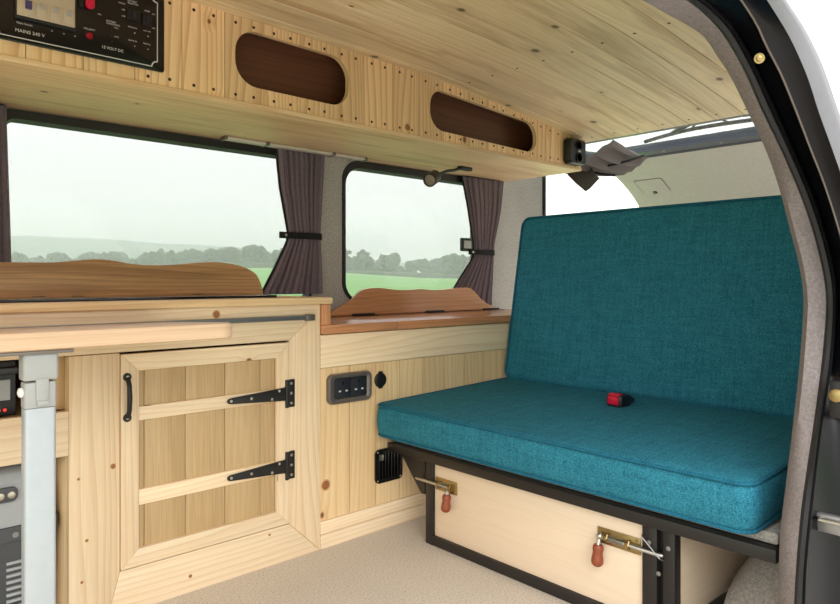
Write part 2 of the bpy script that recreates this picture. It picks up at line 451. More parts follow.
# near side of the van: quarter wall behind the door opening, roof side above the opening
q = MB()
q.prism([(1.40, 0), (2.62, 0), (2.62, 1.28), (1.28, 1.30), (1.28, 1.20), (1.40, .85)], .395, .425, g='x')
struct(q.build('wall_near', 'carpet_grey'))
q = MB(); q.loft([[(X0, .43, 1.19), (X0, .47, 1.19), (X0, .47, 1.455), (X0, .40, 1.455)], [(.95, .43, 1.19), (.95, .47, 1.19), (.95, .47, 1.455), (.95, .40, 1.455)], [(1.30, .43, 1.16), (1.30, .47, 1.16), (1.30, .47, 1.43), (1.30, .40, 1.43)], [(2.40, .43, 1.16), (2.40, .47, 1.16), (2.40, .47, 1.345), (2.40, .40, 1.345)]])
struct(q.build('wall_upper', 'jamb_trim'))

# ------------------------------------------------------------------ sliding door opening: trim, seal, painted jamb, body edge
E0 = [(0.926, 0.481, 1.178), (1.001, 0.481, 1.178), (1.061, 0.48, 1.173), (1.099, 0.477, 1.151), (1.148, 0.474, 1.124), (1.208, 0.466, 1.066), (1.271, 0.458, 1.002), (1.311, 0.448, 0.928), (1.332, 0.441, 0.868), (1.352, 0.433, 0.809), (1.360, 0.427, 0.753), (1.356, 0.425, 0.706), (1.332, 0.425, 0.598), (1.301, 0.425, 0.501), (1.267, 0.425, 0.403), (1.239, 0.425, 0.322), (1.23, 0.425, 0.217), (1.22, 0.425, 0.0)]
E1 = [(0.945, 0.455, 1.176), (0.996, 0.455, 1.172), (1.063, 0.452, 1.153), (1.132, 0.446, 1.105), (1.178, 0.44, 1.056), (1.245, 0.432, 0.995), (1.305, 0.423, 0.927), (1.348, 0.416, 0.866), (1.368, 0.408, 0.808), (1.374, 0.401, 0.754), (1.372, 0.4, 0.706), (1.351, 0.4, 0.626), (1.309, 0.4, 0.523), (1.268, 0.4, 0.435), (1.239, 0.4, 0.364), (1.211, 0.4, 0.232), (1.2, 0.4, 0.0)]
E2 = [(0.972, 0.441, 1.18), (1.014, 0.441, 1.177), (1.072, 0.439, 1.164), (1.126, 0.434, 1.128), (1.202, 0.425, 1.057), (1.262, 0.417, 0.995), (1.332, 0.407, 0.919), (1.369, 0.398, 0.848), (1.384, 0.39, 0.788), (1.380, 0.385, 0.734), (1.361, 0.385, 0.626), (1.306, 0.385, 0.526), (1.26, 0.385, 0.397), (1.23, 0.385, 0.304), (1.221, 0.385, 0.234), (1.207, 0.385, 0.0)]
E3 = [(0.998, 0.4, 1.175), (1.045, 0.397, 1.152), (1.077, 0.394, 1.124), (1.118, 0.389, 1.092), (1.164, 0.383, 1.043), (1.212, 0.376, 0.985), (1.258, 0.369, 0.930), (1.293, 0.36, 0.865), (1.320, 0.352, 0.801), (1.325, 0.345, 0.736), (1.321, 0.345, 0.564), (1.31, 0.345, 0.396), (1.298, 0.345, 0.222), (1.287, 0.345, 0.0)]
E4 = [(1.012, 0.37, 1.17), (1.084, 0.365, 1.135), (1.136, 0.357, 1.085), (1.177, 0.353, 1.035), (1.218, 0.345, 0.978), (1.271, 0.335, 0.902), (1.316, 0.324, 0.821), (1.335, 0.315, 0.736), (1.342, 0.315, 0.566), (1.342, 0.315, 0.396), (1.33, 0.315, 0.223), (1.318, 0.315, 0.0)]
E5 = [(1.06, 0.361, 1.181), (1.134, 0.358, 1.154), (1.194, 0.352, 1.111), (1.241, 0.344, 1.049), (1.290, 0.336, 0.987), (1.349, 0.326, 0.908), (1.396, 0.314, 0.823), (1.420, 0.305, 0.735), (1.442, 0.305, 0.555), (1.442, 0.305, 0.376), (1.428, 0.305, 0.194), (1.414, 0.305, 0.0)]
def resample(e, head, n=64):
    p = [Vector(v) for v in head] + [Vector(v) for v in smooth_pts(e, 4)]
    d = [0]
    for a, b in zip(p, p[1:]): d.append(d[-1]+(b-a).length)
    h = len(head); out = []
    for lo, hi, m in ((0, d[h], 8), (d[h], d[-1], n)):
        for k in range(m+(hi == d[-1])):
            s = lo+(hi-lo)*k/m; i = 0
            while i < len(d)-2 and d[i+1] < s: i += 1
            out.append(p[i].lerp(p[i+1], (s-d[i])/max(1e-9, d[i+1]-d[i])))
    return out
def hd(y, z): return [(X0, y, z), (.0, y, z), (.6, y, z)]
R0 = resample(E0, hd(.483, 1.182)); R1 = resample(E1, hd(.457, 1.190)); R2 = resample(E2, hd(.443, 1.202))
R3 = resample(E3, hd(.402, 1.215)); R4 = resample(E4, hd(.372, 1.235)); R5 = resample(E5, hd(.362, 1.29))
def off(v, a, b): return v+Vector((a, b, .0))
p = MB()
p.loft([[a, (a+b)/2+Vector((-.003, -.003, -.002)), b, off(b, .03, .03), off(a, .04, .02)] for a, b in zip(R0, R1)])
jt = struct(p.build('trim_2', 'jamb_trim', sharp=50), 'grey cloth covered edge of the sliding door opening')
p = MB()
p.loft([[a, a.lerp(b, .2)+Vector((-.010, -.004, -.004)), a.lerp(b, .5)+Vector((-.012, -.006, -.004)), a.lerp(b, .62)+Vector((-.003, -.002, 0)), a.lerp(b, .75)+Vector((-.007, -.005, -.002)), b, off(b, .02, .01), off(a, .02, .01)] for a, b in zip(R1, R2)])
struct(p.build('trim_3', 'rubber'), 'black rubber seal following the door opening')
p = MB()
def jamb_row(a, b, c):
    return [a, a.lerp(b, .35)+Vector((.010, .004, .004)), a.lerp(b, .8)+Vector((.012, .004, .004)), b+Vector((.004, 0, .002)), b, b.lerp(c, .15)+Vector((.005, .001, .0)), b.lerp(c, .7)+Vector((.004, .001, 0)), c, off(c, .05, .03), off(a, .05, .02)]
p.loft([jamb_row(a, b, c) for a, b, c in zip(R2, R3, R4)])
jb = struct(p.build('trim_4', 'paint', sharp=60), 'glossy black painted door jamb')
p = MB(); p.tube([v+Vector((-.001, -.001, -.001)) for v in R3], .0016, n=6)
p.build('weld_seam', 'bezel', jb)
p = MB(); p.loft([[a, a.lerp(b, .5)+Vector((-.004, -.006, 0)), b, off(b, .05, .02), off(a, .06, .004)] for a, b in zip(R4, R5)])
struct(p.build('trim_5', 'paint_grey', sharp=60), 'pale grey outer body edge beside the door opening')
p = MB()
tail = [v for v in R5 if v.x > 1.055]
p.loft([[v, Vector((2.62, .305+.13*max(0, v.z-.75), v.z)), Vector((2.62, .325+.13*max(0, v.z-.75), v.z)), v+Vector((.03, .02, 0))] for v in tail[max(range(len(tail)), key=lambda i: tail[i].z):]])
p.loft([[(1.06, .361, 1.182), (2.62, .361, 1.182), (2.62, .381, 1.182), (1.06, .381, 1.182)], [(1.06, .415, 1.50), (2.62, .415, 1.385), (2.62, .43, 1.385), (1.06, .43, 1.50)]])
p.loft([[v, v+Vector((0, .02, 0)), Vector((v.x, .43, 1.50)), Vector((v.x, .415, 1.50))] for v in R5 if v.x < 1.065])
struct(p.build('wall_outer', 'body_white'), 'pale outer side of the van behind the door opening')
# bolt and striker on the jamb
b_ = MB(); b_.lathe([(0, .008), (.002, .008), (.002, .005), (.005, .0046), (.006, .002)], (1.085, .408, 1.112), (-.75, -.6, -.2), n=12)
tag(b_.build('jamb_bolt', 'brass', loc=(1.085, .408, 1.112)), 'small brass bolt in the black jamb near the top of the door opening', 'bolt')
st = thing('door_striker', 'steel striker bar with brass catch on the black jamb, low on the door opening', 'striker', (1.29, .36, .40))
b_ = MB(); b_.box(1.262, 1.275, .33, .385, .345, .376, bev=.003); b_.build('striker_plate', 'dull_steel', st)
b_ = MB(); b_.tube([(1.262, .335, .368), (1.255, .337, .368), (1.254, .375, .368), (1.262, .378, .368)], .0035); b_.build('striker_loop', 'steel', st)
lk = MB(); lk.box(1.285, 1.315, .345, .37, .535, .60, bev=.004); lk.lathe([(0, .012), (.006, .011), (.008, .006)], (1.285, .358, .575), (-1, 0, 0), n=12, mat=1)
tag(lk.build('door_catch', ['black_plastic', 'brass'], loc=(1.30, .358, .56)), 'black door catch with a brass roller on the jamb above the striker', 'catch')

# ------------------------------------------------------------------ kitchen cabinet
Y1 = 1.6
cab = thing('kitchen_cabinet', 'pale pine kitchen cabinet with a plank cupboard door, under the long window', 'cabinet', (.5, 1.8, 0))
def board(name, x0, x1, z0, z1, g, par, y0=Y1, y1=Y1+.02, mat='pine', bev=.0018):
    b = MB(); b.box(x0, x1, y0, y1, z0, z1, g=g, bev=bev); return b.build(name, mat, par)
def mitre(name, poly, g, par, mat='pine', y0=Y1, y1=Y1+.02):
    b = MB(); b.prism(poly, y0, y1, g=g, bev=.0012); return b.build(name, mat, par)
mitre('stile', [(.426, 0), (.505, 0), (.5325, .10), (.5325, .602), (.426, .602)], 'z', cab)
mitre('stile', [(.981, .10), (1.082, 0), (1.082, .705), (1.05, .66), (.981, .604)], 'z', cab)
mitre('bottom_rail', [(.506, 0), (1.081, 0), (.981, .099), (.533, .099)], 'x', cab, mat='pine_rail')
mitre('top_rail', [(X0, .603), (.98, .604), (1.05, .661), (X0, .661)], 'x', cab, mat='pine_rail')
mitre('apron', [(X0, .6625), (1.051, .6625), (1.081, .7015), (X0, .7015)], 'x', cab, mat='pine_rail')
board('shelf_rail', X0, .4255, .385, .483, 'x', cab, mat='pine_rail')
board('side_panel', 1.064, 1.082, 0, .70, 'z', cab, Y1+.021, YW-.001)
board('divider', .426, .444, 0, .60, 'z', cab, Y1+.021, YW-.001, 'pine_yellow')
board('shelf', X0, .4255, .455, .473, 'x', cab, Y1+.021, YW-.001, 'pine_yellow')
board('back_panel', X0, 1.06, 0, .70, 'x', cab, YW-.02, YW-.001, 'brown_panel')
d = MB(); d.box(.372, .4255, Y1+.03, Y1+.04, .484, .602, g='z'); d.build('batten', 'door_panel', cab)
# plank door standing slightly proud of the frame
door = MB()
YD = Y1-.004
fw = .040
dx0, dx1, dz0, dz1 = .5345, .9795, .1025, .5985
door.prism([(dx0, dz0), (dx0+fw, dz0+fw), (dx0+fw, dz1-fw), (dx0, dz1)], YD, YD+.018, g='z', bev=.0014)
door.prism([(dx1, dz0), (dx1, dz1), (dx1-fw, dz1-fw), (dx1-fw, dz0+fw)], YD, YD+.018, g='z', bev=.0014)
door.prism([(dx0, dz1), (dx0+fw, dz1-fw), (dx1-fw, dz1-fw), (dx1, dz1)], YD, YD+.018, g='x', bev=.0014)
door.prism([(dx0, dz0), (dx1, dz0), (dx1-fw, dz0+fw), (dx0+fw, dz0+fw)], YD, YD+.018, g='x', bev=.0014)
for z0, z1 in ((.441, .474), (.243, .279)):
    door.box(dx0+fw+.0005, dx1-fw-.0005, YD+.002, YD+.018, z0, z1, g='x', bev=.002)
dr = door.build('cupboard_door', 'pine_rail', cab)
pn = MB()
px = [.576, .590, .690, .794, .895, .938]
for a, b in zip(px, px[1:]):
    pn.box(a+.0006, b-.0006, YD+.010, YD+.0175, dz0+fw-.004, dz1-fw+.004, g='z', bev=.0012)
pn.build('door_panel', 'door_panel', dr)
# iron pull
h = MB()
for z in (.452, .546):
    h.lathe([(0, .0095), (.003, .0095), (.0045, .008)], (.5475, YD, z), (0, -1, 0), n=14)
h.tube([(.5475, YD-.004, .544), (.5475, YD-.010, .537), (.5475, YD-.016, .527), (.5475, YD-.018, .50), (.5475, YD-.016, .471), (.5475, YD-.010, .461), (.5475, YD-.004, .454)], [.005, .0055, .0055, .006, .0055, .0055, .005], n=8)
for z in (.452, .546): h.lathe([(0, .0042), (.002, .0035), (.0028, .001)], (.5475, YD-.0042, z), (0, -1, 0), n=8, mat=1)
h.build('pull_handle', ['black_iron', 'screw'], dr)
# tee hinges
for zc_ in (.459, .262):
    h = MB()
    h.prism([(.803, -.0075), (.96, -.018), (.966, -.018), (.966, .018), (.96, .018), (.803, .0075), (.7965, .005), (.794, 0), (.7965, -.005)], YD-.0045, YD-.0005, bev=.0008, mtx=Matrix.Translation((0, 0, zc_)))
    h.box(.973, .996, YD-.0005, YD+.0038, zc_-.038, zc_+.038, bev=.001, g='z')
    h.tube([(.9705, YD-.001, zc_-.038), (.9705, YD-.001, zc_+.038)], .0055, n=10)
    for dz in (-.019, .019): h.tube([(.9705, YD-.001, zc_+dz-.0015), (.9705, YD-.001, zc_+dz+.0015)], .0065, n=10)
    for x, dz in ((.805, 0), (.862, 0), (.923, -.009), (.945, .011)):
        h.lathe([(0, .0042), (.0015, .0036), (.0022, .001)], (x, YD-.0044, zc_+dz), (0, -1, 0), n=8, mat=1)
    for dz in (-.027, 0, .027):
        h.lathe([(0, .0042), (.0015, .0036), (.0022, .001)], (.985, YD-.0005, zc_+dz), (0, -1, 0), n=8, mat=1)
    h.build('hinge', ['black_iron', 'screw'], dr)
# table rail screwed to the apron
r_ = MB(); r_.box(-.6, 1.056, Y1-.012, Y1, .659, .672, bev=.002); r_.box(1.028, 1.057, Y1-.014, Y1, .656, .674, bev=.002, mat=1)
r_.build('table_rail', ['dull_steel', 'bezel'], cab)

# worktop with its wavy flap
wt = thing('kitchen_worktop', 'long pine worktop with a wavy brown oak flap, on the kitchen cabinet', 'worktop', (.4, 1.79, .702))
b_ = MB(); b_.box(X0, 1.114, 1.582, YW-.012, .702, .7205, g='x', bev=.003); b_.build('slab', 'pine_yellow', wt)
pts = smooth_pts([(.1, .815), (.25, .818), (.36, .815), (.473, .816), (.53, .822), (.584, .827), (.63, .823), (.677, .815), (.735, .813), (.791, .8145), (.85, .8205), (.915, .825), (.965, .822), (1.016, .812), (1.05, .797), (1.066, .784), (1.08, .755), (1.088, .7225)], 5)
b_ = MB(); b_.prism([(X0, .7225), (X0, .815)] + [tuple(q_) for q_ in pts], 1.93, 1.946, bev=.002)
fl = b_.build('flap', 'oak', wt); fl['label'] = 'wavy brown oak flap folded up'
for x in (.441, .535, .868):
    b_ = MB(); b_.tube([(x-.016, 1.926, .7245), (x+.016, 1.926, .7245)], .0035, n=8); b_.box(x-.014, x+.014, 1.905, 1.926, .7205, .7222, bev=.0005)
    b_.build('hinge', 'black_iron', fl)
hl = MB(); hl.prism(rrect(.02, .99, 1.665, 1.90, .02), .7205, .7275, plane='xy', bev=.0015)
tag(hl.build('hob_lid', 'glass_dark', loc=(.5, 1.78, .7205)), 'thin black glass lid lying flat on the long pine worktop', 'hob lid')

# ------------------------------------------------------------------ lower side cabinet with tongue and groove front
sc = thing('side_cabinet', 'low pine cabinet with vertical plank front, beside the teal seat', 'cabinet', (1.5, 1.8, 0))
XE = 2.30
board('top_rail', 1.0835, XE, .518, .612, 'x', sc, mat='pine_rail')
board('bottom_rail', 1.0835, XE, .042, .078, 'x', sc, mat='pine_rail')
board('plinth', 1.0835, XE, 0, .0405, 'x', sc, mat='pine_rail')
pl = MB()
cuts = [1.09+.0985*i for i in range(1, 13)]
pl.prism([(1.0835, .0795), (XE, .0795), (XE, .5165), (1.0835, .5165)], Y1+.004, Y1+.016, g='z', cuts=cuts, gap=.0011)
pl.build('plank_front', 'pine_yellow', sc)
board('backing', 1.0835, XE, .02, .60, 'z', sc, Y1+.0165, Y1+.02, 'pine_yellow', 0)
board('end_panel', XE-.018, XE, 0, .612, 'z', sc, Y1+.021, YW-.001)
sw = thing('side_worktop', 'reddish oak counter with a shaped flap, below the smaller side window', 'worktop', (1.7, 1.8, .613))
b_ = MB(); b_.box(1.0835, 1.3625, 1.588, 1.612, .615, .641, g='x', bev=.003); b_.box(1.3635, XE+.02, 1.588, 1.612, .615, .641, g='x', bev=.003)
b_.build('edge_strip', 'oak_red', sw)
b_ = MB(); b_.box(1.0835, XE+.02, 1.6125, YW-.012, .615, .640, g='x', bev=.002); b_.build('slab', 'oak_red', sw)
b_ = MB(); b_.box(1.084, 1.112, 1.590, 1.608, .6415, .7005, g='z', bev=.002); b_.build('end_block', 'oak_red', sw)
pts = smooth_pts([(1.345, .643), (1.372, .660), (1.42, .682), (1.455, .702), (1.485, .726), (1.514, .737), (1.55, .7405), (1.59, .740), (1.65, .734), (1.72, .7315), (1.788, .7345), (1.83, .731), (1.887, .7295), (1.95, .734), (2.02, .738), (2.07, .736), (2.105, .717), (2.139, .690), (2.19, .664), (2.25, .643)], 5)
b_ = MB(); b_.prism([tuple(q_) for q_ in pts], 1.942, 1.957, bev=.002)
fl2 = b_.build('flap', 'oak_red', sw); fl2['label'] = 'reddish oak flap with a shaped top edge, folded up'
for x in (1.50, 1.86, 2.20):
    b_ = MB(); b_.tube([(x-.05, 1.938, .6445), (x+.05, 1.938, .6445)], .004, n=8); b_.box(x-.05, x+.05, 1.907, 1.938, .6405, .6425, bev=.0005)
    b_.build('hinge', 'black_iron', fl2)

# round knots showing on the boards
def knot(x, z, r, par, y):
    b = MB(); b.lathe([(-.002, r), (.0003, r*.95), (.0005, r*.6), (.0005, .0003)], (x, y, z), (0, -1, 0), n=18); b.lathe([(-.003, r*1.3), (.0002, r*1.25)], (x, y, z), (0, -1, 0), n=18, mat=1)
    b.build('wood_knot', ['knot_core', 'knot_rim'], par)
knot(1.104, .180, .0135, sc, Y1+.004)
for x, z, r in ((.768, .683, .009), (.518, .345, .0055), (.445, .33, .0028), (.462, .19, .0032), (.452, .10, .003), (.70, .04, .004), (.92, .085, .003)): knot(x, z, r, cab, Y1)
# sockets and vent on the plank front
YP = Y1+.004
so = thing('double_socket', 'double power socket with charcoal faces in a bronze grey surround, on the plank front', 'socket', (1.186, YP, .453))
b_ = MB()
def bulge(x0, x1, z0, z1, r, e):
    o = []
    for (x, z) in rrect(x0, x1, z0, z1, r, 6):
        tx = (x-(x0+x1)/2)/((x1-x0)/2); tz = (z-(z0+z1)/2)/((z1-z0)/2)
        o.append((x+math.copysign(e, tx)*(1-tz*tz)*(abs(tx) > .8), z))
    return o
oo = bulge(1.108, 1.264, .409, .497, .016, .004); ii = rrect(1.129, 1.245, .425, .483, .006, 6)
b_.loft([[(x, YP, z) for x, z in oo], [(x, YP-.008, z) for x, z in oo], [((x*.94+1.186*.06), YP-.014, (z*.94+.453*.06)) for x, z in oo], [(x, YP-.013, z) for x, z in rrect(1.126, 1.248, .422, .486, .007, 6)], [(x, YP-.009, z) for x, z in ii], [(x, YP, z) for x, z in ii]], caps=False)
b_.build('surround', 'bezel', so, sharp=50)
for cx in (1.158, 1.216):
    b_ = MB(); b_.prism(rrect(cx-.0285, cx+.0285, .4255, .4825, .004, 4), YP-.011, YP, bev=.0008)
    fc = b_.build('socket_face', 'navy_plastic', so)
    b_ = MB()
    for x, z, w_, h_ in ((cx, .468, .004, .009), (cx-.012, .446, .008, .0045), (cx+.012, .446, .008, .0045)):
        b_.box(x-w_/2, x+w_/2, YP-.0118, YP-.0108, z-h_/2, z+h_/2, bev=.0003, mat=0 if z > .46 else 1)
    b_.build('pin_hole_and_glint', ['black_gloss', 'silver_ink_glint'], fc)  # lower two holes coloured silver to imitate reflections
b_ = MB(); b_.lathe([(0, .023), (.004, .0225), (.006, .019), (.0065, .003)], (1.305, YP, .462), (0, -1, 0), n=24); b_.box(1.297, 1.313, YP-.005, YP, .479, .489, bev=.002); b_.box(1.297, 1.313, YP-.005, YP, .436, .446, bev=.002)
tag(b_.build('round_socket', 'black_plastic', loc=(1.305, YP, .462)), 'small round black socket with a cover, right of the double socket', 'socket')
vn = thing('heater_vent', 'square black slatted air vent low on the plank front beside the seat', 'vent', (1.337, YP, .197))
b_ = MB(); b_.prism(rrect(1.283, 1.392, .145, .249, .016, 6), YP-.006, YP, holes=[rrect(1.295, 1.380, .157, .237, .006, 4)]); b_.prism(rrect(1.29, 1.385, .152, .242, .008), YP-.0012, YP, bev=0)
b_.build('surround', 'black_gloss', vn)
for i in range(7):
    b_ = MB(); x = 1.301+i*.0122
    b_.box(-.005, .005, -.001, .001, -.040, .040, bev=.0006, mtx=Matrix.Translation((x, YP-.0035, .197)) @ Matrix.Rotation(.6, 4, 'Z'))
    b_.build('slat', 'black_gloss', vn)
b_ = MB(); b_.box(1.30, 1.312, YP-.009, YP-.004, .215, .232, bev=.001); b_.build('slide_tab', 'steel', vn)
for x, z in ((1.292, .153), (1.383, .153), (1.292, .241), (1.383, .241)):
    b_ = MB(); b_.lathe([(0, .003), (.0012, .0022)], (x, YP-.006, z), (0, -1, 0), n=8); b_.build('screw', 'screw', vn)

# ------------------------------------------------------------------ overhead locker
ol = thing('overhead_locker', 'golden pine plank overhead locker with two dark oval openings, above the windows', 'locker', (.8, 1.79, 1.215))
YF = 1.577
def slot(x0, x1, z0a, z1a, z0b, z1b, r, n=8):
    pts = []
    for (x, z) in rrect(0, 1, 0, 1, .5, 2): pass
    base = rrect(x0, x1, 0, 1, .0001, 1)
    W = x1-x0; H = (z1a-z0a)
    for (x, z) in rrect(x0, x1, 0, H, r, n):
        t = (x-x0)/W; zz = z/H
        lo = z0a+(z0b-z0a)*t; hi = z1a+(z1b-z1a)*t
        pts.append((x, lo+(hi-lo)*zz))
    return pts
H1 = slot(.808, 1.166, .272+1, .418+1, 1.270, 1.411, .062)
H2 = slot(1.492, 2.047, 1.262, 1.396, 1.250, 1.362, .058)
XR = 2.342
top = [(XR-(XR-X0)*i/60, zc(XR-(XR-X0)*i/60)-.0005) for i in range(61)]
fa = MB()
fa.prism([(X0, 1.2295), (XR, 1.2295)] + top, YF, YF+.012, g='z', holes=[H1, H2], cuts=[.669+.1105*i for i in range(-16, 16) if X0+.05 < .669+.1105*i < XR-.02], gap=.0009)
fas = fa.build('fascia', 'fascia', ol)
nm = MB(); nm.lathe([(0, .0042), (.0007, .0038), (.001, .0006)], (0, 0, 0), (0, -1, 0), n=8)
knot(1.395, 1.250, .010, fas, YF)
nail = nm.build('nail', 'nail', fas, loc=(0, 0, 0))
k = 0
def in_hole(x, z):
    return (.80 < x < 1.175 and 1.262 < z < 1.425) or (1.48 < x < 2.055 and 1.245 < z < 1.40)
for i in range(-1, 16):
    for fx in (.27, .73):
        x = .669+.1105*(i+fx)
        if x > XR-.01: continue
        for z in (1.2455+random.uniform(-.002, .002), zc(x)-.018):
            if .268 < x < .63 and z > 1.25: continue
            o = nail if k == 0 else nail.copy()
            if k: COL.objects.link(o)
            o.location = Vector((x, YF, z))-Vector(ol.location); k += 1
b_ = MB(); b_.box(X0, XR, YF-.004, YW-.002, 1.2155, 1.229, g='x', bev=.002); b_.build('base_board', 'under', ol)
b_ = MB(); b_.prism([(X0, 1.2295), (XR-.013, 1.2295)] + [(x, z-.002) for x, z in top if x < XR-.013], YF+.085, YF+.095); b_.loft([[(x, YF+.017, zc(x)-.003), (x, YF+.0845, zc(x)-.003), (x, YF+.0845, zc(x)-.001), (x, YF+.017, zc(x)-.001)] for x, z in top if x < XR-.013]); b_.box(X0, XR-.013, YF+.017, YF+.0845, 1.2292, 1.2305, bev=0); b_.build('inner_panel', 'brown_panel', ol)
# lining of the locker: liner board right behind the fascia that carries the cut edges of the openings
b_ = MB()
b_.prism([(X0, 1.2295), (XR-.012, 1.2295)] + [(x, z-.001) for x, z in top if x < XR-.012], YF+.0125, YF+.016, g='x', holes=[H1, H2])
b_.build('liner', 'under', ol)
b_ = MB(); b_.box(XR-.012, XR, YF+.0125, YW-.004, 1.2295, 1.334, g='y', bev=.001); b_.build('end_board', 'under', ol)
# lamp strip under the locker
ls = MB(); ls.box(.96, 1.50, 1.925, 1.955, 1.205, 1.2150, bev=.003); ls.box(.952, .962, 1.923, 1.957, 1.203, 1.2150, bev=.002, mat=1); ls.box(1.498, 1.508, 1.923, 1.957, 1.203, 1.2150, bev=.002, mat=1)
for x in (1.10, 1.36): ls.box(x-.006, x+.006, 1.920, 1.960, 1.2035, 1.2150, bev=.001, mat=1)
tag(ls.build('strip_lamp', ['strip', 'bezel'], loc=(1.23, 1.94, 1.215)), 'slim off white strip lamp under the overhead locker between the windows', 'lamp')
# twin round outlets at the rear end of the fascia
tw = thing('twin_outlet', 'black rounded casing with two round recesses, at the rear end of the overhead locker', 'outlet box', (2.275, YF, 1.283))
b_ = MB(); oo = rrect(2.222, 2.330, 1.233, 1.334, .016, 6)
b_.loft([[(x, YF-.0005, z) for x, z in oo], [(x, YF-.028, z) for x, z in oo], [(x*.93+2.276*.07, YF-.034, z*.93+1.2835*.07) for x, z in oo]]); b_.build('casing', 'black_plastic', tw)
for z in (1.307, 1.259):
    b_ = MB(); b_.lathe([(0, .021), (.004, .021), (.006, .0185), (.006, .0165), (.0005, .015), (.0005, .002)], (2.276, YF-.0335, z), (0, -1, 0), n=20); b_.build('recess', 'black_gloss', tw)
b_ = MB(); b_.box(2.270, 2.286, YF-.039, YF-.034, 1.281, 1.286, bev=.001); b_.build('badge', 'steel', tw)

# control panel
YQ = YF-.006
cp = thing('control_panel', 'black electrical control panel with silver border line and red switches, on the overhead locker', 'control panel', (.46, YF, 1.35))
b_ = MB(); b_.prism(rrect(.262, .624, 1.2585, 1.440, .006, 4), YQ, YF-.0004, bev=.0012); plate = b_.build('face_plate', 'black_gloss', cp)
def border(x0, x1, z0, z1, r, n=6):
    pts = []
    for cx, cz, a0 in ((x1, z1, 270), (x0, z1, 0), (x0, z0, 90), (x1, z0, 180)):
        for k in range(n+1):
            a = math.radians(a0-90*k/n) if False else math.radians(a0-90*k/n)
            pts.append((cx+r*math.cos(a), cz+r*math.sin(a)))
    return pts
def notch(x0, x1, z0, z1, r, n=6):
    pts = []
    # going round anticlockwise, each corner bitten inwards
    for cx, cz, a0, a1 in ((x1, z1, 270, 180), (x0, z1, 360, 270), (x0, z0, 90, 0), (x1, z0, 180, 90)):
        for k in range(n+1):
            a = math.radians(a0+(a1-a0)*k/n); pts.append((cx+r*math.cos(a), cz+r*math.sin(a)))
    return pts
b_ = MB(); b_.prism(notch(.2755, .6085, 1.2665, 1.432, .013), YQ-.0006, YQ, holes=[notch(.2775, .6065, 1.2685, 1.430, .013)])
b_.build('border_line', 'silver_ink_glint', plate)
b_ = MB(); b_.prism(rrect(.314, .431, 1.305, 1.40, .003, 3), YQ-.010, YQ, bev=.0015); b_.build('breaker_surround', 'black_plastic', plate)
b_ = MB(); b_.box(.318, .427, YQ-.0112, YQ-.010, 1.311, 1.372, bev=.0004)
for i in range(4):
    x = .328+i*.0255
    b_.box(x, x+.020, YQ-.0135, YQ-.011, 1.315, 1.345, bev=.0008)
    if i == 0: b_.box(x+.004, x+.016, YQ-.0185, YQ-.013, 1.326, 1.343, bev=.001, mat=1)
    else:
        b_.box(x+.005, x+.015, YQ-.0155, YQ-.013, 1.332, 1.343, bev=.001, mat=2)
b_.box(.318, .427, YQ-.0125, YQ-.011, 1.372, 1.396, bev=.001, mat=3)
b_.build('breaker', ['cream', 'violet', 'grey_plastic', 'red_dark'], plate)
b_ = MB(); b_.prism(rrect(.4495, .4685, 1.362, 1.405, .009, 6), YQ-.008, YQ, bev=.002); b_.build('rocker_switch', 'red', plate)
b_ = MB(); b_.prism(rrect(.436, .4475, 1.362, 1.405, .004, 4), YQ-.004, YQ, bev=.001); b_.build('blank_switch', 'black_plastic', plate)
b_ = MB(); b_.lathe([(0, .0075), (.003, .007), (.006, .0045), (.0068, .001)], (.459, YQ, 1.305), (0, -1, 0), n=16); b_.build('warning_lamp', 'red_dark', plate)
b_ = MB()
b_.box(.538, .566, YQ-.003, YQ, 1.362, 1.388, bev=.001); b_.box(.573, .594, YQ-.003, YQ, 1.358, 1.386, bev=.001)
b_.box(.548, .555, YQ-.008, YQ-.002, 1.368, 1.383, bev=.002, mat=1); b_.box(.580, .586, YQ-.008, YQ-.002, 1.364, 1.380, bev=.002, mat=1)
b_.build('toggle_switch', ['black_plastic', 'navy_plastic'], plate)
for z in (1.337, 1.326, 1.315, 1.304):
    b_ = MB(); b_.lathe([(0, .0016), (.001, .0012)], (.506, YQ, z), (0, -1, 0), n=8); b_.build('level_lamp', 'navy_plastic', plate)
for x, z in ((.556, 1.335), (.586, 1.335), (.556, 1.305), (.586, 1.305), (.385, 1.297), (.408, 1.297), (.43, 1.297)):
    b_ = MB(); b_.lathe([(0, .0013), (.001, .001)], (x, YQ, z), (0, -1, 0), n=8); b_.build('indicator', 'silver_ink_glint', plate)
def text(body, x, z, size, parent, y=YQ-.0004, mat='silver_ink_glint'):
    c = bpy.data.curves.new('lettering', 'FONT'); c.body = body; c.size = size; c.extrude = .0002; c.align_x = 'LEFT'
    o = bpy.data.objects.new('lettering', c); COL.objects.link(o)
    bpy.context.view_layer.update()
    me = bpy.data.meshes.new_from_object(o.evaluated_get(bpy.context.evaluated_depsgraph_get()))
    bpy.data.objects.remove(o); bpy.data.curves.remove(c)
    r = parent
    while r.parent is not None: r = r.parent
    mt = Matrix.Translation(Vector((x, y, z))-Vector(r.location)) @ Matrix.Rotation(PI/2, 4, 'X')
    me.transform(mt); me.materials.clear(); me.materials.append(M[mat])
    q = bpy.data.objects.new('lettering', me); COL.objects.link(q); q.parent = parent
    return q
text('MAINS 240 V', .3165, 1.2795, .0098, plate)
text('12 VOLT DC', .484, 1.2845, .0085, plate)
text('Mains Switch', .319, 1.2965, .0056, plate)
text('POLARITY', .4475, 1.3175, .0050, plate)
text('ON', .476, 1.356, .0045, plate)
text('BATTERY\nCONDITION', .494, 1.346, .0050, plate)
text('BATTERY\nSELECTOR', .540, 1.404, .0050, plate)
text('PUMP', .578, 1.391, .0048, plate)
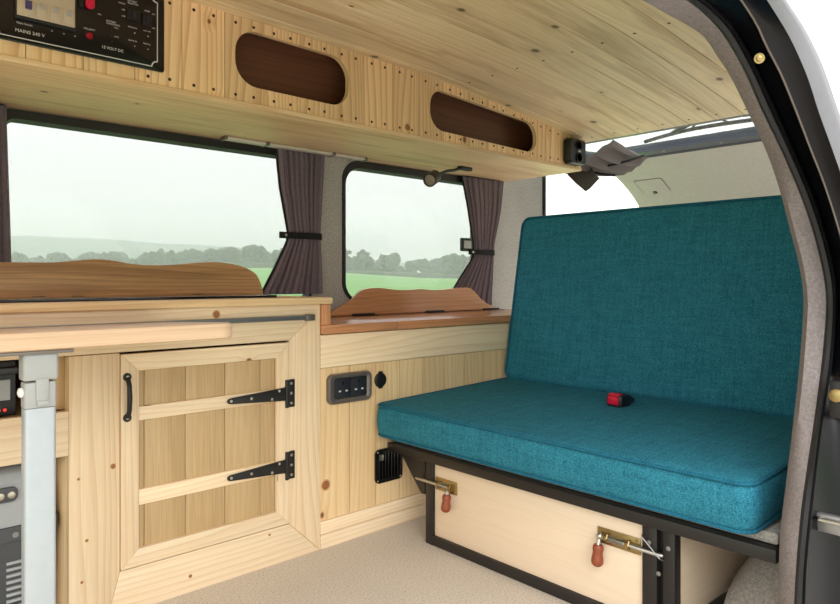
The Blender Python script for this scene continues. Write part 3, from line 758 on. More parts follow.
for tx, x, z in (('LEISURE', .520, 1.394), ('OFF', .527, 1.380), ('CAR', .527, 1.366), ('FRIDGE 5A', .541, 1.345), ('AUX 10A', .575, 1.345), ('LIGHTS 5A', .541, 1.315), ('PUMP 5A', .575, 1.315), ('FULL', .511, 1.335), ('LOW', .511, 1.315), ('ON', .595, 1.388), ('OFF', .595, 1.355)):
    text(tx, x, z, .0042, plate)

# spot lamp under the locker
sp = thing('spot_lamp', 'small black swivel spot lamp under the overhead locker, before the smaller window', 'lamp', (1.925, 1.83, 1.2155))
b_ = MB(); b_.prism(rrect(1.885, 1.955, 1.815, 1.845, .012, 5), 1.203, 1.2150, plane='xy', bev=.003); b_.build('base', 'black_plastic', sp)
b_ = MB(); b_.tube(smooth_pts([(1.89, 1.83, 1.206), (1.86, 1.83, 1.197), (1.825, 1.835, 1.19), (1.79, 1.838, 1.175)], 4), .006, n=8); b_.build('arm', 'black_plastic', sp)
ax = Vector((-.82, -.38, -.36)).normalized(); o_ = Vector((1.775, 1.843, 1.168))
hdm = MB(); hdm.lathe([(0, .012), (.004, .021), (.012, .025), (.070, .026), (.074, .0255), (.074, .022), (.066, .021)], o_, ax, n=20); hd_ = hdm.build('lamp_head', 'black_plastic', sp)
hdm = MB(); hdm.lathe([(.064, .0215), (.0665, .0215), (.068, .0005)], o_, ax, n=20); hdm.build('lens', 'lens', hd_)

# ------------------------------------------------------------------ curtains
def curtain(name, label, rows, y, folds, amp, tie=None, mat='curtain', hem=True, group='curtains on the side windows', tie_w=.011):
    """rows = [(z, x_left, x_right, amp factor)] from the top down"""
    root = thing(name, label, 'curtain', ((rows[0][1]+rows[0][2])/2, y, rows[-1][0]), group)
    n = folds*8
    zs = []; lo = rows[-1][0]; hi = rows[0][0]
    rw = sorted(rows)
    Lx = [(r[0], r[1]) for r in rw]; Rx = [(r[0], r[2]) for r in rw]; A = [(r[0], r[3]) for r in rw]
    ph = [random.uniform(-.5, .5) for _ in range(folds+2)]
    loops = []
    for i in range(41):
        z = lo+(hi-lo)*i/40
        xl, xr, a = lerp_table(Lx, z), lerp_table(Rx, z), lerp_table(A, z)*amp
        fr, bk = [], []
        for k in range(n+1):
            t = k/n; s = t*folds
            w_ = math.sin(2*PI*s+ph[int(s)]*.9) + .3*math.sin(4*PI*s+ph[int(s)+1])
            dx = .18*(xr-xl)/folds*math.sin(4*PI*s)
            x = xl+(xr-xl)*t+dx
            fr.append((x, y+a*w_-.0012, z)); bk.append((x, y+a*w_+.0012, z))
        loops.append(fr+bk[::-1])
    b = MB(); b.loft(loops); b.build('cloth', mat, root, sharp=80)
    b = MB()
    for i in range(0, 40):
        pass
    b.tube([(lerp_table(Lx, lo+(hi-lo)*i/40)-.001, y-.001, lo+(hi-lo)*i/40) for i in range(41)], .0042, n=6)
    b.build('edge_binding', 'felt_black', root)
    if tie:
        z, x0, x1 = tie
        b = MB(); ring = []
        for k in range(24):
            a = 2*PI*k/24; ring.append(((x0+x1)/2+(x1-x0)/2*math.copysign(abs(math.cos(a))**.7, math.cos(a)), y+(amp*1.0+.006)*math.copysign(abs(math.sin(a))**.7, math.sin(a))))
        rin = [(( (x0+x1)/2+(x-(x0+x1)/2)*.97), y+(yy-y)*.88) for x, yy in ring]
        b.loft([[(x, yy, z-tie_w) for x, yy in ring], [(x, yy, z+tie_w) for x, yy in ring], [(x, yy, z+tie_w) for x, yy in rin], [(x, yy, z-tie_w) for x, yy in rin], [(x, yy, z-tie_w) for x, yy in ring]], caps=False)
        b.box(x0-.032, x0+.012, y-.012, y-.006, z-tie_w, z+tie_w, bev=.002)
        b.lathe([(0, .005), (.002, .0045), (.003, .001)], (x0-.008, y-.012, z), (0, -1, 0), n=10, mat=1)
        b.build('tieback', ['felt_black', 'screw'], root)
    return root
curtain('curtain', 'mauve grey pleated curtain tied back on the pillar between the two windows',
        [(1.212, 1.150, 1.342, 1), (1.08, 1.165, 1.334, .9), (.95, 1.192, 1.327, .6), (.918, 1.198, 1.325, .5), (.89, 1.188, 1.328, .6), (.80, 1.140, 1.332, .9), (.7225, 1.095, 1.335, 1)], 1.960, 9, .012, (.920, 1.190, 1.330))
curtain('curtain', 'mauve grey curtain tied back at the rear edge of the smaller window',
        [(1.212, 2.055, 2.325, 1), (1.08, 2.092, 2.305, .9), (.93, 2.125, 2.262, .6), (.892, 2.130, 2.258, .5), (.86, 2.118, 2.256, .6), (.78, 2.045, 2.250, .9), (.70, 1.975, 2.245, 1), (.66, 1.95, 2.245, 1)], 1.976, 8, .009, (.890, 2.120, 2.262))
curtain('curtain', 'strip of mauve curtain at the forward edge of the long window',
        [(1.212, .22, .376, 1), (.95, .24, .384, .8), (.735, .22, .390, 1)], 1.962, 7, .012)
b_ = MB(); b_.box(2.055, 2.112, 1.972, 1.989, .893, .950, bev=.004); b_.box(2.062, 2.105, 1.967, 1.972, .905, .938, bev=.002, mat=1)
tag(b_.build('window_catch', ['black_plastic', 'grey_plastic'], loc=(2.08, 1.985, .92)), 'small square grey catch at the rear edge of the smaller window', 'catch')

# ------------------------------------------------------------------ seat
def cushion(b, L, W, T, rc, re, crown=.006, mat=0, mtx=None, nz=6):
    """L along x, W along y, T thick, corner radius rc, edge radius re"""
    def out(inset):
        return rrect(inset, L-inset, inset, W-inset, max(.004, rc-inset*.7), 8)
    loops = []
    for k in range(nz+1):
        a = PI/2*k/nz; loops.append([(x, y, re-re*math.cos(a)*1.0) for x, y in out(re*(1-math.sin(a)))])
    for t in (.25, .5, .75): loops.append([(x, y, re+(T-2*re)*t) for x, y in out(-.003*math.sin(PI*t))])
    for k in range(nz+1):
        a = PI/2*k/nz; loops.append([(x, y, T-re+re*math.sin(a)) for x, y in out(re*(1-math.cos(a)))])
    base = loops[-1]
    for s in (.93, .8, .6, .4, .2, .05):
        loops.append([(L/2+(x-L/2)*s, W/2+(y-W/2)*s, T+crown*(1-s*s)) for x, y, _ in base])
    b.loft(loops, mat=mat, mtx=mtx)
def piping(b, L, W, z, inset, rc, r, mtx):
    p = [mtx @ Vector((x, y, z)) for x, y in rrect(inset, L-inset, inset, W-inset, rc, 8)]
    b.tube(p+[p[0]], r, n=8)
YS0, YS1 = .492, 1.600
sh = Matrix(((1, 0, 0, 1.276), (0, 1, 0, YS0), (.032, 0, 1, .295), (0, 0, 0, 1)))
sc_ = thing('seat_cushion', 'wide teal seat cushion with piped edges on the black seat frame', 'cushion', (1.6, 1.04, .2915))
b_ = MB(); cushion(b_, .645, YS1-YS0, .100, .035, .022, mtx=sh); b_.build('cover', 'teal', sc_, sharp=70)
b_ = MB(); piping(b_, .645, YS1-YS0, .095, .0035, .032, .0042, sh); piping(b_, .645, YS1-YS0, .006, .0035, .032, .0038, sh)
b_.build('piping', 'teal_pipe', sc_)
bc = thing('back_cushion', 'tall teal backrest cushion leaning behind the seat cushion', 'cushion', (1.93, 1.04, .41))
ang = math.atan2(.105, .58)
# local: x up the backrest, y across, z = thickness towards the front
ux = Vector((math.sin(ang), 0, math.cos(ang))); uz = Vector((-math.cos(ang), 0, math.sin(ang))); uy = Vector((0, 1, 0))
o_ = Vector((1.866, YS0, .413))-uz*.10
bm_ = Matrix(((ux.x, 0, uz.x, o_.x), (0, 1, 0, o_.y), (ux.z, 0, uz.z, o_.z), (0, 0, 0, 1)))
b_ = MB(); cushion(b_, .600, YS1-YS0-.014, .10, .035, .020, mtx=bm_); b_.build('cover', 'teal', bc, sharp=70)
b_ = MB(); piping(b_, .600, YS1-YS0-.014, .096, .003, .033, .0040, bm_); piping(b_, .600, YS1-YS0-.014, .006, .003, .033, .0038, bm_)
b_.build('piping', 'teal_pipe', bc)
# seat belt buckle poking out between the cushions
bk = thing('seat_belt_buckle', 'black seat belt buckle with a red button, lying on the teal seat cushion', 'seat belt buckle', (1.72, 1.0, .415))
rot = Matrix.Translation((1.705, 1.018, .4275)) @ Matrix.Rotation(math.radians(-6), 4, 'Z') @ Matrix.Diagonal((1.0, 1.2, 1.35, 1))
b_ = MB(); b_.loft([[(-.030, y, z) for y, z in rrect(-.017, .017, -.011, .012, .006, 4)], [(-.026, y, z) for y, z in rrect(-.021, .021, -.0135, .0145, .007, 4)], [(.012, y, z) for y, z in rrect(-.021, .021, -.0135, .015, .007, 4)], [(.032, y, z) for y, z in rrect(-.014, .014, -.010, .010, .005, 4)], [(.058, y, z) for y, z in rrect(-.006, .006, -.007, .002, .002, 4)]], mtx=rot)
b_.build('casing', 'black_plastic', bk)
b_ = MB(); b_.box(-.0335, -.026, -.015, .015, -.006, .011, bev=.002, mtx=rot); b_.box(-.030, -.008, -.015, .015, .010, .0165, bev=.002, mtx=rot); b_.build('release_button', 'red', bk)

# frame under the seat
sb = thing('under_seat_box', 'black steel seat frame with a pale plywood front panel and slide bolts', 'seat frame', (1.7, 1.04, 0))
b_ = MB(); b_.box(1.330, 1.372, .470, 1.598, .2405, .2665, g='y', bev=.002); b_.box(1.372, 2.0, .470, .50, .2405, .2665, bev=.002); b_.box(1.372, 2.0, 1.57, 1.598, .2405, .2665, bev=.002); b_.build('top_bar', 'black_metal', sb)
b_ = MB(); b_.box(1.352, 1.99, .474, 1.597, .267, .2915, bev=.006); b_.build('carpet_board', 'carpet_light', sb)
b_ = MB(); b_.box(1.340, 1.368, 1.404, 1.436, 0, .240, g='z', bev=.002); b_.build('post', 'black_metal', sb)
b_ = MB(); b_.box(1.385, 1.41, 1.436, 1.452, .03, .240, g='z', bev=.002); b_.build('post', 'black_metal', sb)
b_ = MB(); b_.box(1.340, 1.368, .712, .7465, 0, .240, g='z', bev=.002); b_.build('post', 'black_metal', sb)
b_ = MB(); b_.box(1.340, 1.368, .672, .698, 0, .240, g='z', bev=.002); b_.build('post', 'black_metal', sb)
b_ = MB(); b_.box(1.355, 1.362, .698, .712, 0, .240, g='z', bev=0); b_.build('post_web', 'black_plastic', sb)
b_ = MB(); b_.box(1.340, 1.368, .747, 1.4035, .001, .029, g='y', bev=.002); b_.build('bottom_bar', 'black_metal', sb)
b_ = MB(); b_.box(1.347, 1.359, .747, 1.4035, .0295, .240, g='y', bev=.0008); b_.build('front_panel', 'ply', sb)
b_ = MB(); b_.box(1.37, 1.98, .684, .696, .03, .240, g='x', bev=.0008); b_.build('side_panel', 'ply', sb)
b_ = MB(); b_.box(1.369, 1.98, .660, .684, .001, .029, bev=.002); b_.build('side_bar', 'black_metal', sb)
b_ = MB(); b_.prism([(1.452, .240), (1.555, .240), (1.555, .232), (1.468, .135), (1.452, .135)], 1.352, 1.357, plane='yz'); b_.build('corner_gusset', 'black_metal', sb)
b_ = MB(); b_.tube([(1.3395, .745, .218), (1.330, .742, .216), (1.330, .70, .18), (1.338, .697, .176)], .0014, n=6); b_.build('spring_wire', 'dull_steel', sb)
b_ = MB()
for y, z in ((.729, .205), (.685, .205), (.707, .145)): b_.lathe([(0, .0055), (.003, .005), (.004, .002)], (1.3395, y, z), (-1, 0, 0), n=10)
b_.build('frame_bolt', 'dull_steel', sb)
def slide_bolt(yp0, yp1, z, ytip, yh, name='slide_bolt'):
    """plate from yp0 to yp1, rod tip at ytip, grip at yh; all on the front panel"""
    X = 1.3465; dr_ = 1 if ytip > yp0 else -1
    b = MB(); b.box(X-.003, X, min(yp0, yp1), max(yp0, yp1), z-.018, z+.018, bev=.001)
    for yy in (yp0, yp1):
        for zz in (-.012, .012):
            b.lathe([(0, .0035), (.0015, .0028), (.002, .001)], (X-.003, yy+(yp1-yp0)*.08*(1 if yy == yp0 else -1), z+zz), (-1, 0, 0), n=8)
    pl_ = b.build(name, 'brass', sb)
    b = MB()
    ends = (yp0+(yp1-yp0)*.25, yp0+(yp1-yp0)*.75)
    for e in ends: b.tube([(X-.003, e-.004, z-.008), (X-.012, e-.004, z-.008), (X-.0165, e-.004, z), (X-.012, e-.004, z+.008), (X-.003, e-.004, z+.008)], .0022, n=6); b.lathe([(-.004, .0095), (.004, .0095)], (X-.010, e, z), (0, 1, 0), n=14)
    b.build('guide', 'brass', pl_)
    b = MB(); b.tube([(X-.010, yh-dr_*.006, z), (X-.010, ytip-dr_*.004, z), (X-.010, ytip, z)], [.0052, .0052, .003], n=12); b.build('rod', 'steel', pl_)
    b = MB(); yy0, yy1 = sorted(ends)
    pts = []
    for k in range(12*10+1):
        a = 2*PI*k/10; pts.append((X-.010+.0072*math.cos(a), yy0+(yy1-yy0)*k/120, z+.0072*math.sin(a)))
    b.tube(pts, .0009, n=5); b.build('spring', 'steel', pl_)
    b = MB(); b.ball((X-.010, yh, z), .0085, sub=2); b.tube([(X-.011, yh, z-.006), (X-.016, yh, z-.020)], .005, n=8); b.build('knuckle', 'steel', pl_)
    b = MB(); b.lathe([(0, .0095), (.004, .012), (.010, .0125), (.018, .0108), (.028, .0128), (.038, .0138), (.044, .012), (.048, .007)], (X-.016, yh, z-.018), (-.12, 0, -1), n=16); b.build('grip', 'redwood', pl_)
slide_bolt(1.312, 1.398, .184, 1.475, 1.338)
slide_bolt(.860, .752, .186, .696, .849)

# carpeted wheel arch beside the seat base
wa = MB(); loops = []
for i in range(17):
    a = PI*i/16; x = 1.95-.44*math.cos(a); hgt = .225*math.sin(a)**.8+.004
    loops.append([(x, .43, 0), (x, .43, hgt), (x, .50, hgt), (x, .56, hgt*.97), (x, .61, hgt*.86), (x, .648, hgt*.6), (x, .658, 0)])
wa.loft(loops)
struct(wa.build('wheel_arch', 'carpet_light', sharp=60), 'rounded grey carpeted wheel arch under the seat end')

# ------------------------------------------------------------------ table on one leg
tb = thing('table', 'narrow pale pine table hung on the cabinet rail with one white folding leg', 'table', (.265, 1.15, 0))
tilt = Matrix.Translation((0, 1.20, .688)) @ Matrix.Rotation(-.046, 4, 'X') @ Matrix.Translation((0, -1.20, -.688))
t_ = bmesh.new()
b_ = MB(); b_.prism(rrect(-.75, .622, 1.200, 1.583, .035, 8), .657, .688, plane='xy', g='x', bev=.007, mtx=tilt); b_.build('top', 'table', tb)
b_ = MB(); b_.box(.218, .330, 1.212, 1.27, .6505, .6565, bev=.001, mtx=tilt); b_.build('mounting_plate', 'bezel', tb)
lx = .283; ly = 1.235
b_ = MB()
b_.prism(rrect(lx-.026, lx+.026, ly-.018, ly+.018, .006), .607, .652, plane='xy', bev=.003)
b_.prism(rrect(lx-.0235, lx+.0235, ly-.0155, ly+.0155, .005), .562, .604, plane='xy', bev=.002)
hg = b_.build('hinge_block', 'grey_plastic', tb)
b_ = MB(); b_.box(lx-.008, lx+.011, ly-.020, ly-.010, .573, .610, bev=.002); b_.box(lx-.007, lx+.010, ly-.022, ly-.012, .5665, .574, bev=.001); b_.build('latch_tab', 'grey_plastic', hg)
b_ = MB(); b_.lathe([(0, .007), (.004, .0085), (.008, .007), (.010, .002)], (lx-.0215, ly-.002, .588), (-1, 0, 0), n=14); b_.build('pivot_knob', 'white_plastic', hg)
b_ = MB(); b_.prism(rrect(lx-.023, lx+.023, ly-.015, ly+.015, .006, 5), .02, .5615, plane='xy', g='z', bev=.001); b_.build('leg', 'leg_alu', tb)
b_ = MB(); b_.prism(rrect(lx-.026, lx+.026, ly-.018, ly+.018, .006, 5), 0.0005, .03, plane='xy', bev=.002); b_.build('foot', 'grey_plastic', tb)

# ------------------------------------------------------------------ things in the open end of the cabinet
cb = thing('cool_box', 'grey cool box with a dark carrying handle, inside the lower opening of the kitchen cabinet', 'cool box', (.20, 1.79, 0))
def cb_loop(z, ins, r=.045): return [(x, y, z) for x, y in rrect(-.16+ins, .421-ins, 1.632+ins, 1.94-ins, r, 6)]
b_ = MB(); b_.loft([cb_loop(.001, .030), cb_loop(.02, .022), cb_loop(.10, .016), cb_loop(.215, .008)]); b_.build('body', 'cool_dark', cb)
b_ = MB(); b_.loft([cb_loop(.2155, .0), cb_loop(.245, .0), cb_loop(.2455, .006), cb_loop(.2455, .03)]); b_.build('rim', 'cool_dark', cb)
b_ = MB(); b_.loft([cb_loop(.246, .004), cb_loop(.32, .010), cb_loop(.352, .020), cb_loop(.366, .036), cb_loop(.369, .06)]); b_.build('lid', 'cool_light', cb)
b_ = MB(); b_.prism(rrect(-.10, .335, .300, .331, .012, 5), 1.630, 1.640, bev=.003, mat=0)
for x in (.302, .322): b_.lathe([(0, .008), (.002, .007), (.003, .003)], (x, 1.630, .315), (0, -1, 0), n=12, mat=1)
b_.build('carrying_handle', ['cool_dark', 'screw'], cb)
for i in range(9):
    b_ = MB(); z = .055+i*.0135; b_.box(.315, .345, 1.640, 1.648, z, z+.006, bev=.001); b_.build('vent_slot', 'cool_light', cb)
b_ = MB(); b_.lathe([(0, .007), (.002, .006)], (.33, 1.6335, .228), (0, -1, 0), n=12); b_.build('rivet', 'dull_steel', cb)
el = thing('power_unit', 'black boxed electrical unit with a grey display and red lights, on the cabinet shelf', 'electrical unit', (.15, 1.70, .4735))
b_ = MB(); b_.box(-.10, .330, 1.625, 1.85, .4835, .600, bev=.004); b_.build('casing', 'black_plastic', el)
b_ = MB(); b_.box(-.10, .332, 1.612, 1.626, .572, .588, bev=.003); b_.build('hood', 'black_gloss', el)
b_ = MB(); b_.box(.22, .318, 1.620, 1.6255, .518, .561, bev=.001); b_.build('display', 'cool_light', el)
for x in (.298, .309):
    b_ = MB(); b_.lathe([(0, .0035), (.002, .003), (.0028, .001)], (x, 1.6252, .497), (0, -1, 0), n=10); b_.build('indicator_lamp', 'led_red', el)
b_ = MB(); b_.box(-.10, .10, 1.64, 1.84, .4735, .483, bev=.001); b_.build('foot', 'black_plastic', el)

# ------------------------------------------------------------------ raised tailgate
tg = thing('tailgate', 'raised tailgate behind the seat with glass, wiper and grey lower trim', 'tailgate', (2.45, 1.2, 1.35))
TY0, TY1 = .42, 1.955
prof = [(2.42, 1.350), (2.60, 1.366), (2.80, 1.380), (2.955, 1.390)]
b_ = MB(); b_.loft([[(x, TY0+.09, z), (x, TY1-.09, z), (x, TY1-.09, z+.004), (x, TY0+.09, z+.004)] for x, z in prof]); b_.build('glass_pane', 'glass_clear', tg)
b_ = MB()
for y0, y1 in ((TY0, TY0+.09), (TY1-.09, TY1)):
    b_.loft([[(x, y0, z-.012), (x, y1, z-.006), (x, y1, z+.02), (x, y0, z+.02)] for x, z in prof])
b_.loft([[(x, TY0, z-.010), (x, TY1, z-.010), (x, TY1, z+.018), (x, TY0, z+.018)] for x, z in ((2.385, 1.350), (2.42, 1.351))])
b_.loft([[(x, TY0, z-.008), (x, TY1, z-.008), (x, TY1, z+.03), (x, TY0, z+.03)] for x, z in ((2.95, 1.388), (2.975, 1.384), (2.985, 1.392), (3.03, 1.386), (3.04, 1.376))])
fr_ = b_.build('glass_frame', 'tail_frame', tg)
b_ = MB()
for y in (1.29, 1.56, 1.02): b_.lathe([(0, .005), (.002, .004), (.003, .001)], (3.0, y, 1.381), (0, 0, -1), n=8)
b_.build('frame_screw', 'screw', fr_)
tp = smooth_pts([(3.035, 1.374), (3.12, 1.355), (3.22, 1.322), (3.33, 1.272), (3.42, 1.218), (3.49, 1.16), (3.54, 1.09), (3.56, 1.00), (3.56, .90)], 3)
rows = []
for i, (x, z) in enumerate(tp):
    e = .02 if i < 3 else 0
    rows.append([(x, TY0+.01, z+.012), (x, TY0+.03, z), (x, TY1-.03, z), (x, TY1, z+.012), (x+.03, TY1, z+.035), (x+.03, TY0+.01, z+.035)])
b_ = MB(); b_.loft(rows); tr_ = b_.build('lower_trim', 'trim_grey', tg)
tr_['label'] = 'grey moulded lower trim of the raised tailgate'
# latch cover set into the trim
n_ = Vector((-.45, 0, -.893)); u_ = Vector((.893, 0, -.45))
c_ = Vector((3.340, 1.795, 1.266)); mt = Matrix(((u_.x, 0, n_.x, c_.x), (0, 1, 0, c_.y), (u_.z, 0, n_.z, c_.z), (0, 0, 0, 1)))
b_ = MB(); b_.prism(rrect(-.075, .075, -.075, .075, .008, 4), -.006, .003, plane='xy', bev=.001, mtx=mt); b_.build('latch_cover', 'trim_grey', tr_)
b_ = MB(); b_.prism(rrect(-.080, .080, -.080, .080, .01, 4), -.008, .0018, plane='xy', bev=.0005, mtx=mt); b_.build('cover_rim', 'grey_seam', tr_)
b_ = MB(); b_.lathe([(0, .013), (.004, .011), (.005, .004)], mt @ Vector((.045, .01, .003)), n_, n=14); b_.build('finger_hole', 'black_plastic', tr_)
wp = MB()
wp.tube(smooth_pts([(2.90, 1.60, 1.418), (2.86, 1.45, 1.424), (2.84, 1.30, 1.426), (2.85, 1.10, 1.424), (2.90, .92, 1.420)], 4), .009, n=8)
wp.tube(smooth_pts([(2.86, 1.45, 1.424), (2.80, 1.34, 1.440), (2.79, 1.25, 1.445), (2.82, 1.05, 1.44), (2.93, .95, 1.44), (3.02, .93, 1.43)], 4), .011, n=8)
wp.tube([(2.845, 1.36, 1.425), (2.80, 1.30, 1.442)], .004, n=6); wp.tube([(2.845, 1.18, 1.425), (2.80, 1.22, 1.444)], .004, n=6)
wp.build('wiper', 'black_plastic', tg)
# gathered curtain on the tailgate glass
def sheet(rows, nu=5, thick=.004):
    loops = [[tuple(p) for p in smooth_pts(r, nu)] for r in rows]
    lp = [list(c) for c in zip(*[smooth_pts(list(c), 5) for c in zip(*loops)])]
    b = MB(); full = []
    for r in lp:
        full.append([Vector(p) for p in r]+[Vector(p)+Vector((thick, 0, thick)) for p in r[::-1]])
    b.loft(full); return b
rc_ = thing('rear_curtain', 'grey curtain bunched along the side of the raised tailgate', 'curtain', (2.6, 1.7, 1.28))
rows = []
for i, t in enumerate([0, .2, .4, .6, .8, 1]):
    x = 2.44+.55*t
    w0 = 1.49+.14*t; w1 = 1.90
    row = []
    for k in range(25):
        s = k/24; y = w0+(w1-w0)*s
        z = 1.343+.02*t-.045*math.sin(PI*min(1, s*1.1))-(.004+.022*math.sin(PI*t))*math.sin(s*38+i*.3)-.05*s
        row.append((x, y, z))
    rows.append(row)
sheet(rows, 3).build('cloth', 'curtain_grey', rc_, sharp=80)
b_ = MB(); b_.tube(smooth_pts([(2.60, 1.78, 1.295), (2.66, 1.70, 1.285), (2.72, 1.62, 1.30), (2.80, 1.55, 1.335)], 4), .005, n=6); b_.tube(smooth_pts([(2.62, 1.77, 1.29), (2.68, 1.72, 1.262), (2.74, 1.66, 1.25)], 4), .006, n=6); b_.build('cord', 'felt_black', rc_)
fl_ = thing('hanging_flap', 'greenish grey pointed fabric flap hanging below the end of the overhead locker', 'fabric flap', (2.55, 1.78, 1.2))
b_ = MB(); b_.loft([[(2.60, 1.84, 1.30), (2.63, 1.72, 1.295), (2.632, 1.72, 1.298), (2.602, 1.84, 1.303)], [(2.60, 1.822, 1.255), (2.62, 1.69, 1.245), (2.622, 1.69, 1.248), (2.602, 1.822, 1.258)], [(2.60, 1.775, 1.21), (2.61, 1.66, 1.222), (2.612, 1.66, 1.224), (2.602, 1.775, 1.213)], [(2.60, 1.725, 1.170), (2.602, 1.705, 1.180), (2.604, 1.705, 1.182), (2.602, 1.725, 1.172)]])
b_.build('cloth', 'curtain_grey', fl_)

# ------------------------------------------------------------------ outside
VA = math.atan2(615, 670); FX, FY = math.sin(VA), math.cos(VA); RX, RY = FY, -FX
def out(px, depth):
    u = (px-420)/670*depth; return FX*depth+RX*u, FY*depth+RY*u
def crest(px):      # eye-level offset of the far field edge, as a slope
    return lerp_table([(-900, .012), (-200, .012), (150, .014), (250, .020), (345, .008), (460, .0005), (700, -.002), (2000, -.003)], px)
gr = MB(); t = bmesh.new()
deps = [-60, -20, -8, -3, 0, 3, 6, 12, 25, 50, 90, 140, 170, 260, 420]
grid = []
for dp in deps:
    row = []
    for k in range(41):
        a = -3000+k*150
        wdt = max(30, abs(dp)); u = (a-0)/670*wdt
        x = FX*dp+RX*u; y = FY*dp+RY*u
        s = max(0, min(1, (dp-8)/142)); s = s*s*(3-2*s)
        z = -.55*(1-s)+s*(.77+crest(420+a*wdt/max(1, wdt))*150)
        row.append(t.verts.new((x, y, z)))
    grid.append(row)
for a, b in zip(grid, grid[1:]):
    for i in range(40): t.faces.new((a[i], a[i+1], b[i+1], b[i]))
gr.add(t)
struct(gr.build('ground', 'grass'), 'green meadow outside the windows')
pv = MB(); pv.box(-5, 14, -7, 3.2, -.555, -.53, bev=0)  # unseen pale ground added to bounce light into the van
struct(pv.build('path', 'bounce_gravel'))
# far wooded hill
hl = MB(); t = bmesh.new(); rows = []
for j, (dp, hf) in enumerate(((330, 0), (380, .55), (440, .9), (500, 1.0), (600, .8))):
    row = []
    for k in range(61):
        px_ = -900+k*30; x, y = out(px_, dp)
        top_ = lerp_table([(-900, .055), (-100, .062), (40, .066), (130, .058), (250, .047), (350, .035), (480, .022), (900, .01)], px_)
        row.append(t.verts.new((x, y, .77+crest(px_)*150*.6+(top_*500-2)*hf+noise.noise(Vector((x*.02, y*.02, 3)))*3*hf)))
    rows.append(row)
for a, b in zip(rows, rows[1:]):
    for i in range(60): t.faces.new((a[i], a[i+1], b[i+1], b[i]))
hl.add(t)
struct(hl.build('hill', 'hill'), 'misty wooded hill far beyond the field')

def crown(seed, w, h, mat):
    rnd = random.Random(seed)
    b = MB()
    for i in range(16):
        a = rnd.uniform(0, 2*PI); rr = rnd.uniform(0, .42)*w
        tt = bmesh.new(); bmesh.ops.create_icosphere(tt, subdivisions=3, radius=1)
        cx, cy, cz = rr*math.cos(a), rr*math.sin(a), h*rnd.uniform(.22, .84)*(1-.25*rr/w); r0 = w*rnd.uniform(.12, .23)
        for v in tt.verts:
            d_ = 1+.5*noise.noise(v.co*2.2+Vector((seed*3.1, i*7.7, 0)))+.4*noise.noise(v.co*6+Vector((seed, i, 4)))
            v.co = Vector((cx+v.co.x*r0*d_, cy+v.co.y*r0*d_, cz+v.co.z*r0*d_*rnd.uniform(.98, 1.02)))
        b.add(tt)
    return b
protos = []
kinds = [('broad rounded misty tree beyond the meadow', 8.5, 9.5, 'leaf_a'), ('tall narrow misty tree beyond the meadow', 5.5, 11.0, 'leaf_b'), ('low bushy misty tree beyond the meadow', 9.5, 7.0, 'leaf_a')]
for i, (lab, w_, h_, mt_) in enumerate(kinds):
    r_ = thing('tree', lab, 'tree', (0, 0, 0), 'misty trees beyond the meadow')
    crown(i+3, w_, h_, mt_).build('crown', mt_, r_)
    b = MB(); b.tube([(0, 0, -2.5), (.1, 0, h_*.3), (0, .1, h_*.6)], [.35, .28, .15], n=7); b.build('trunk', 'bark', r_)
    protos.append(r_)
rnd = random.Random(11); used = set()
size = lambda p_: lerp_table([(-90, .62), (200, .62), (340, .85), (420, .78), (500, .6)], p_)
for dp0 in (158, 167, 176, 186):
    px_ = -90+rnd.uniform(0, 20)
    while px_ < 560:
        i = rnd.choice([0, 0, 1, 2, 2])
        if i in used: o = copy_tree(protos[i])
        else: o = protos[i]; used.add(i)
        s_ = rnd.uniform(.6, 1.15)*size(px_); wpx = kinds[i][1]*s_*1.05*670/dp0
        px_ += wpx*.56
        x, y = out(px_, dp0); o.location = (x, y, .77+crest(px_)*150-.4); o.rotation_euler = (0, 0, rnd.uniform(0, 6.28)); o.scale = (s_, s_, s_)
        px_ += wpx*.56
# hedge at the field edge
hg = MB(); loops = []
for k in range(90):
    px_ = -80+k*7.3; x, y = out(px_, 145); z = .77+crest(px_)*147-.6; hh = 1.7+.6*noise.noise(Vector((k*.7, 0, 1)))
    dx, dy = FX, FY
    loops.append([(x-1.0*dx, y-1.0*dy, z), (x-.8*dx, y-.8*dy, z+hh*.8), (x, y, z+hh), (x+1*dx, y+1*dy, z+hh*.8), (x+1.0*dx, y+1.0*dy, z)])
hg.loft(loops)
ho = hg.build('hedge', 'leaf_a'); tag(ho, 'long dark hedge along the far edge of the green meadow', 'hedge'); ho['kind'] = 'stuff'
for (px_, dp, s_, lab) in ((373, 151, .3, 'small white cottage among the misty trees, nearer the middle curtain'), (418, 151, .42, 'larger white cottage among the misty trees, nearer the rear curtain')):
    x, y = out(px_, dp); z = .77+crest(px_)*150-.2
    hs = thing('cottage', lab, 'house', (x, y, z), 'white cottages beyond the meadow')
    rm = Matrix.Translation((x, y, z)) @ Matrix.Rotation(-VA+.2, 4, 'Z')
    b = MB(); b.box(-2.2*s_, 2.2*s_, -1.6*s_, 1.6*s_, 0, 2.6*s_, bev=0, mtx=rm); b.prism([(-2.2*s_, 2.6*s_), (2.2*s_, 2.6*s_), (0, 4.4*s_)], -1.6*s_, 1.6*s_, mtx=rm); b.build('wall', 'house', hs)
    b = MB()
    for sg in (-1, 1): b.prism([(sg*2.5*s_, 2.45*s_), (0, 4.5*s_), (0, 4.75*s_), (sg*2.6*s_, 2.6*s_)], -1.4*s_, 1.8*s_, mtx=rm)
    b.build('roof', 'slate', hs)
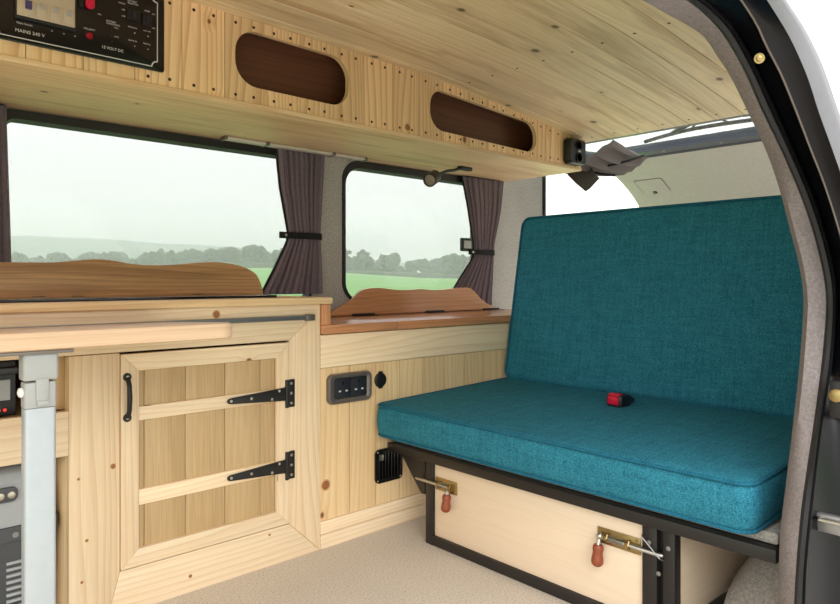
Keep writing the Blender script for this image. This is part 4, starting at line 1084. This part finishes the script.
# mist over the far half of the meadow
HAZE = True
if HAZE:
    m = bpy.data.materials.new('mist'); m.use_nodes = True; nt = m.node_tree; nt.nodes.clear()
    o_ = N(nt, 'ShaderNodeOutputMaterial'); v_ = N(nt, 'ShaderNodeVolumeScatter'); v_.inputs['Color'].default_value = (1, 1, 1, 1)
    v_.inputs['Density'].default_value = .0036; nt.links.new(v_.outputs[0], o_.inputs['Volume']); M['mist'] = m
    b = MB(); t = bmesh.new(); bmesh.ops.create_cube(t, size=1)
    for v in t.verts:
        dp = 25 if v.co.x < 0 else 700; u = v.co.y*2*(60 if v.co.x < 0 else 900); z = -8 if v.co.z < 0 else 32
        v.co = Vector((FX*dp+RX*u, FY*dp+RY*u, z))
    bmesh.ops.recalc_face_normals(t, faces=t.faces[:])
    if t.calc_volume(signed=True) < 0: bmesh.ops.reverse_faces(t, faces=t.faces[:])
    b.add(t); mo = b.build('mist', 'mist'); mo['kind'] = 'stuff'; mo['label'] = 'pale mist hanging over the meadow and trees'; mo['category'] = 'mist'

# ------------------------------------------------------------------ light, camera
wd = bpy.data.worlds.new('overcast'); S.world = wd; wd.use_nodes = True
bgn = wd.node_tree.nodes['Background']
bgn.inputs[0].default_value = (1.0, .985, .965, 1); bgn.inputs[1].default_value = 1.8
sun = bpy.data.lights.new('sun', 'SUN'); sun.energy = 2.6; sun.angle = math.radians(60); sun.color = (1, .97, .92)
so_ = bpy.data.objects.new('sun', sun); COL.objects.link(so_)
so_.rotation_euler = Vector((.40, .70, -.72)).to_track_quat('-Z', 'Y').to_euler()

cam = bpy.data.cameras.new('camera'); co = bpy.data.objects.new('camera', cam); COL.objects.link(co)
cam.sensor_fit = 'HORIZONTAL'; cam.sensor_width = 36; cam.lens = 36*670/840
cam.shift_y = (280-302)/840.0
cam.clip_start = .02; cam.clip_end = 3000
co.location = (0, 0, .77); co.rotation_euler = (PI/2, 0, -VA + 0)
co.rotation_euler = (PI/2, 0, -math.atan2(615, 670))
S.camera = co
S.view_settings.view_transform = 'Standard'; S.view_settings.look = 'None'
S.view_settings.exposure = 0.15; S.view_settings.gamma = 1; S.view_settings.use_curve_mapping = False
S.cycles.max_bounces = 12; S.cycles.diffuse_bounces = 8; S.cycles.transparent_max_bounces = 16; S.cycles.volume_bounces = 4
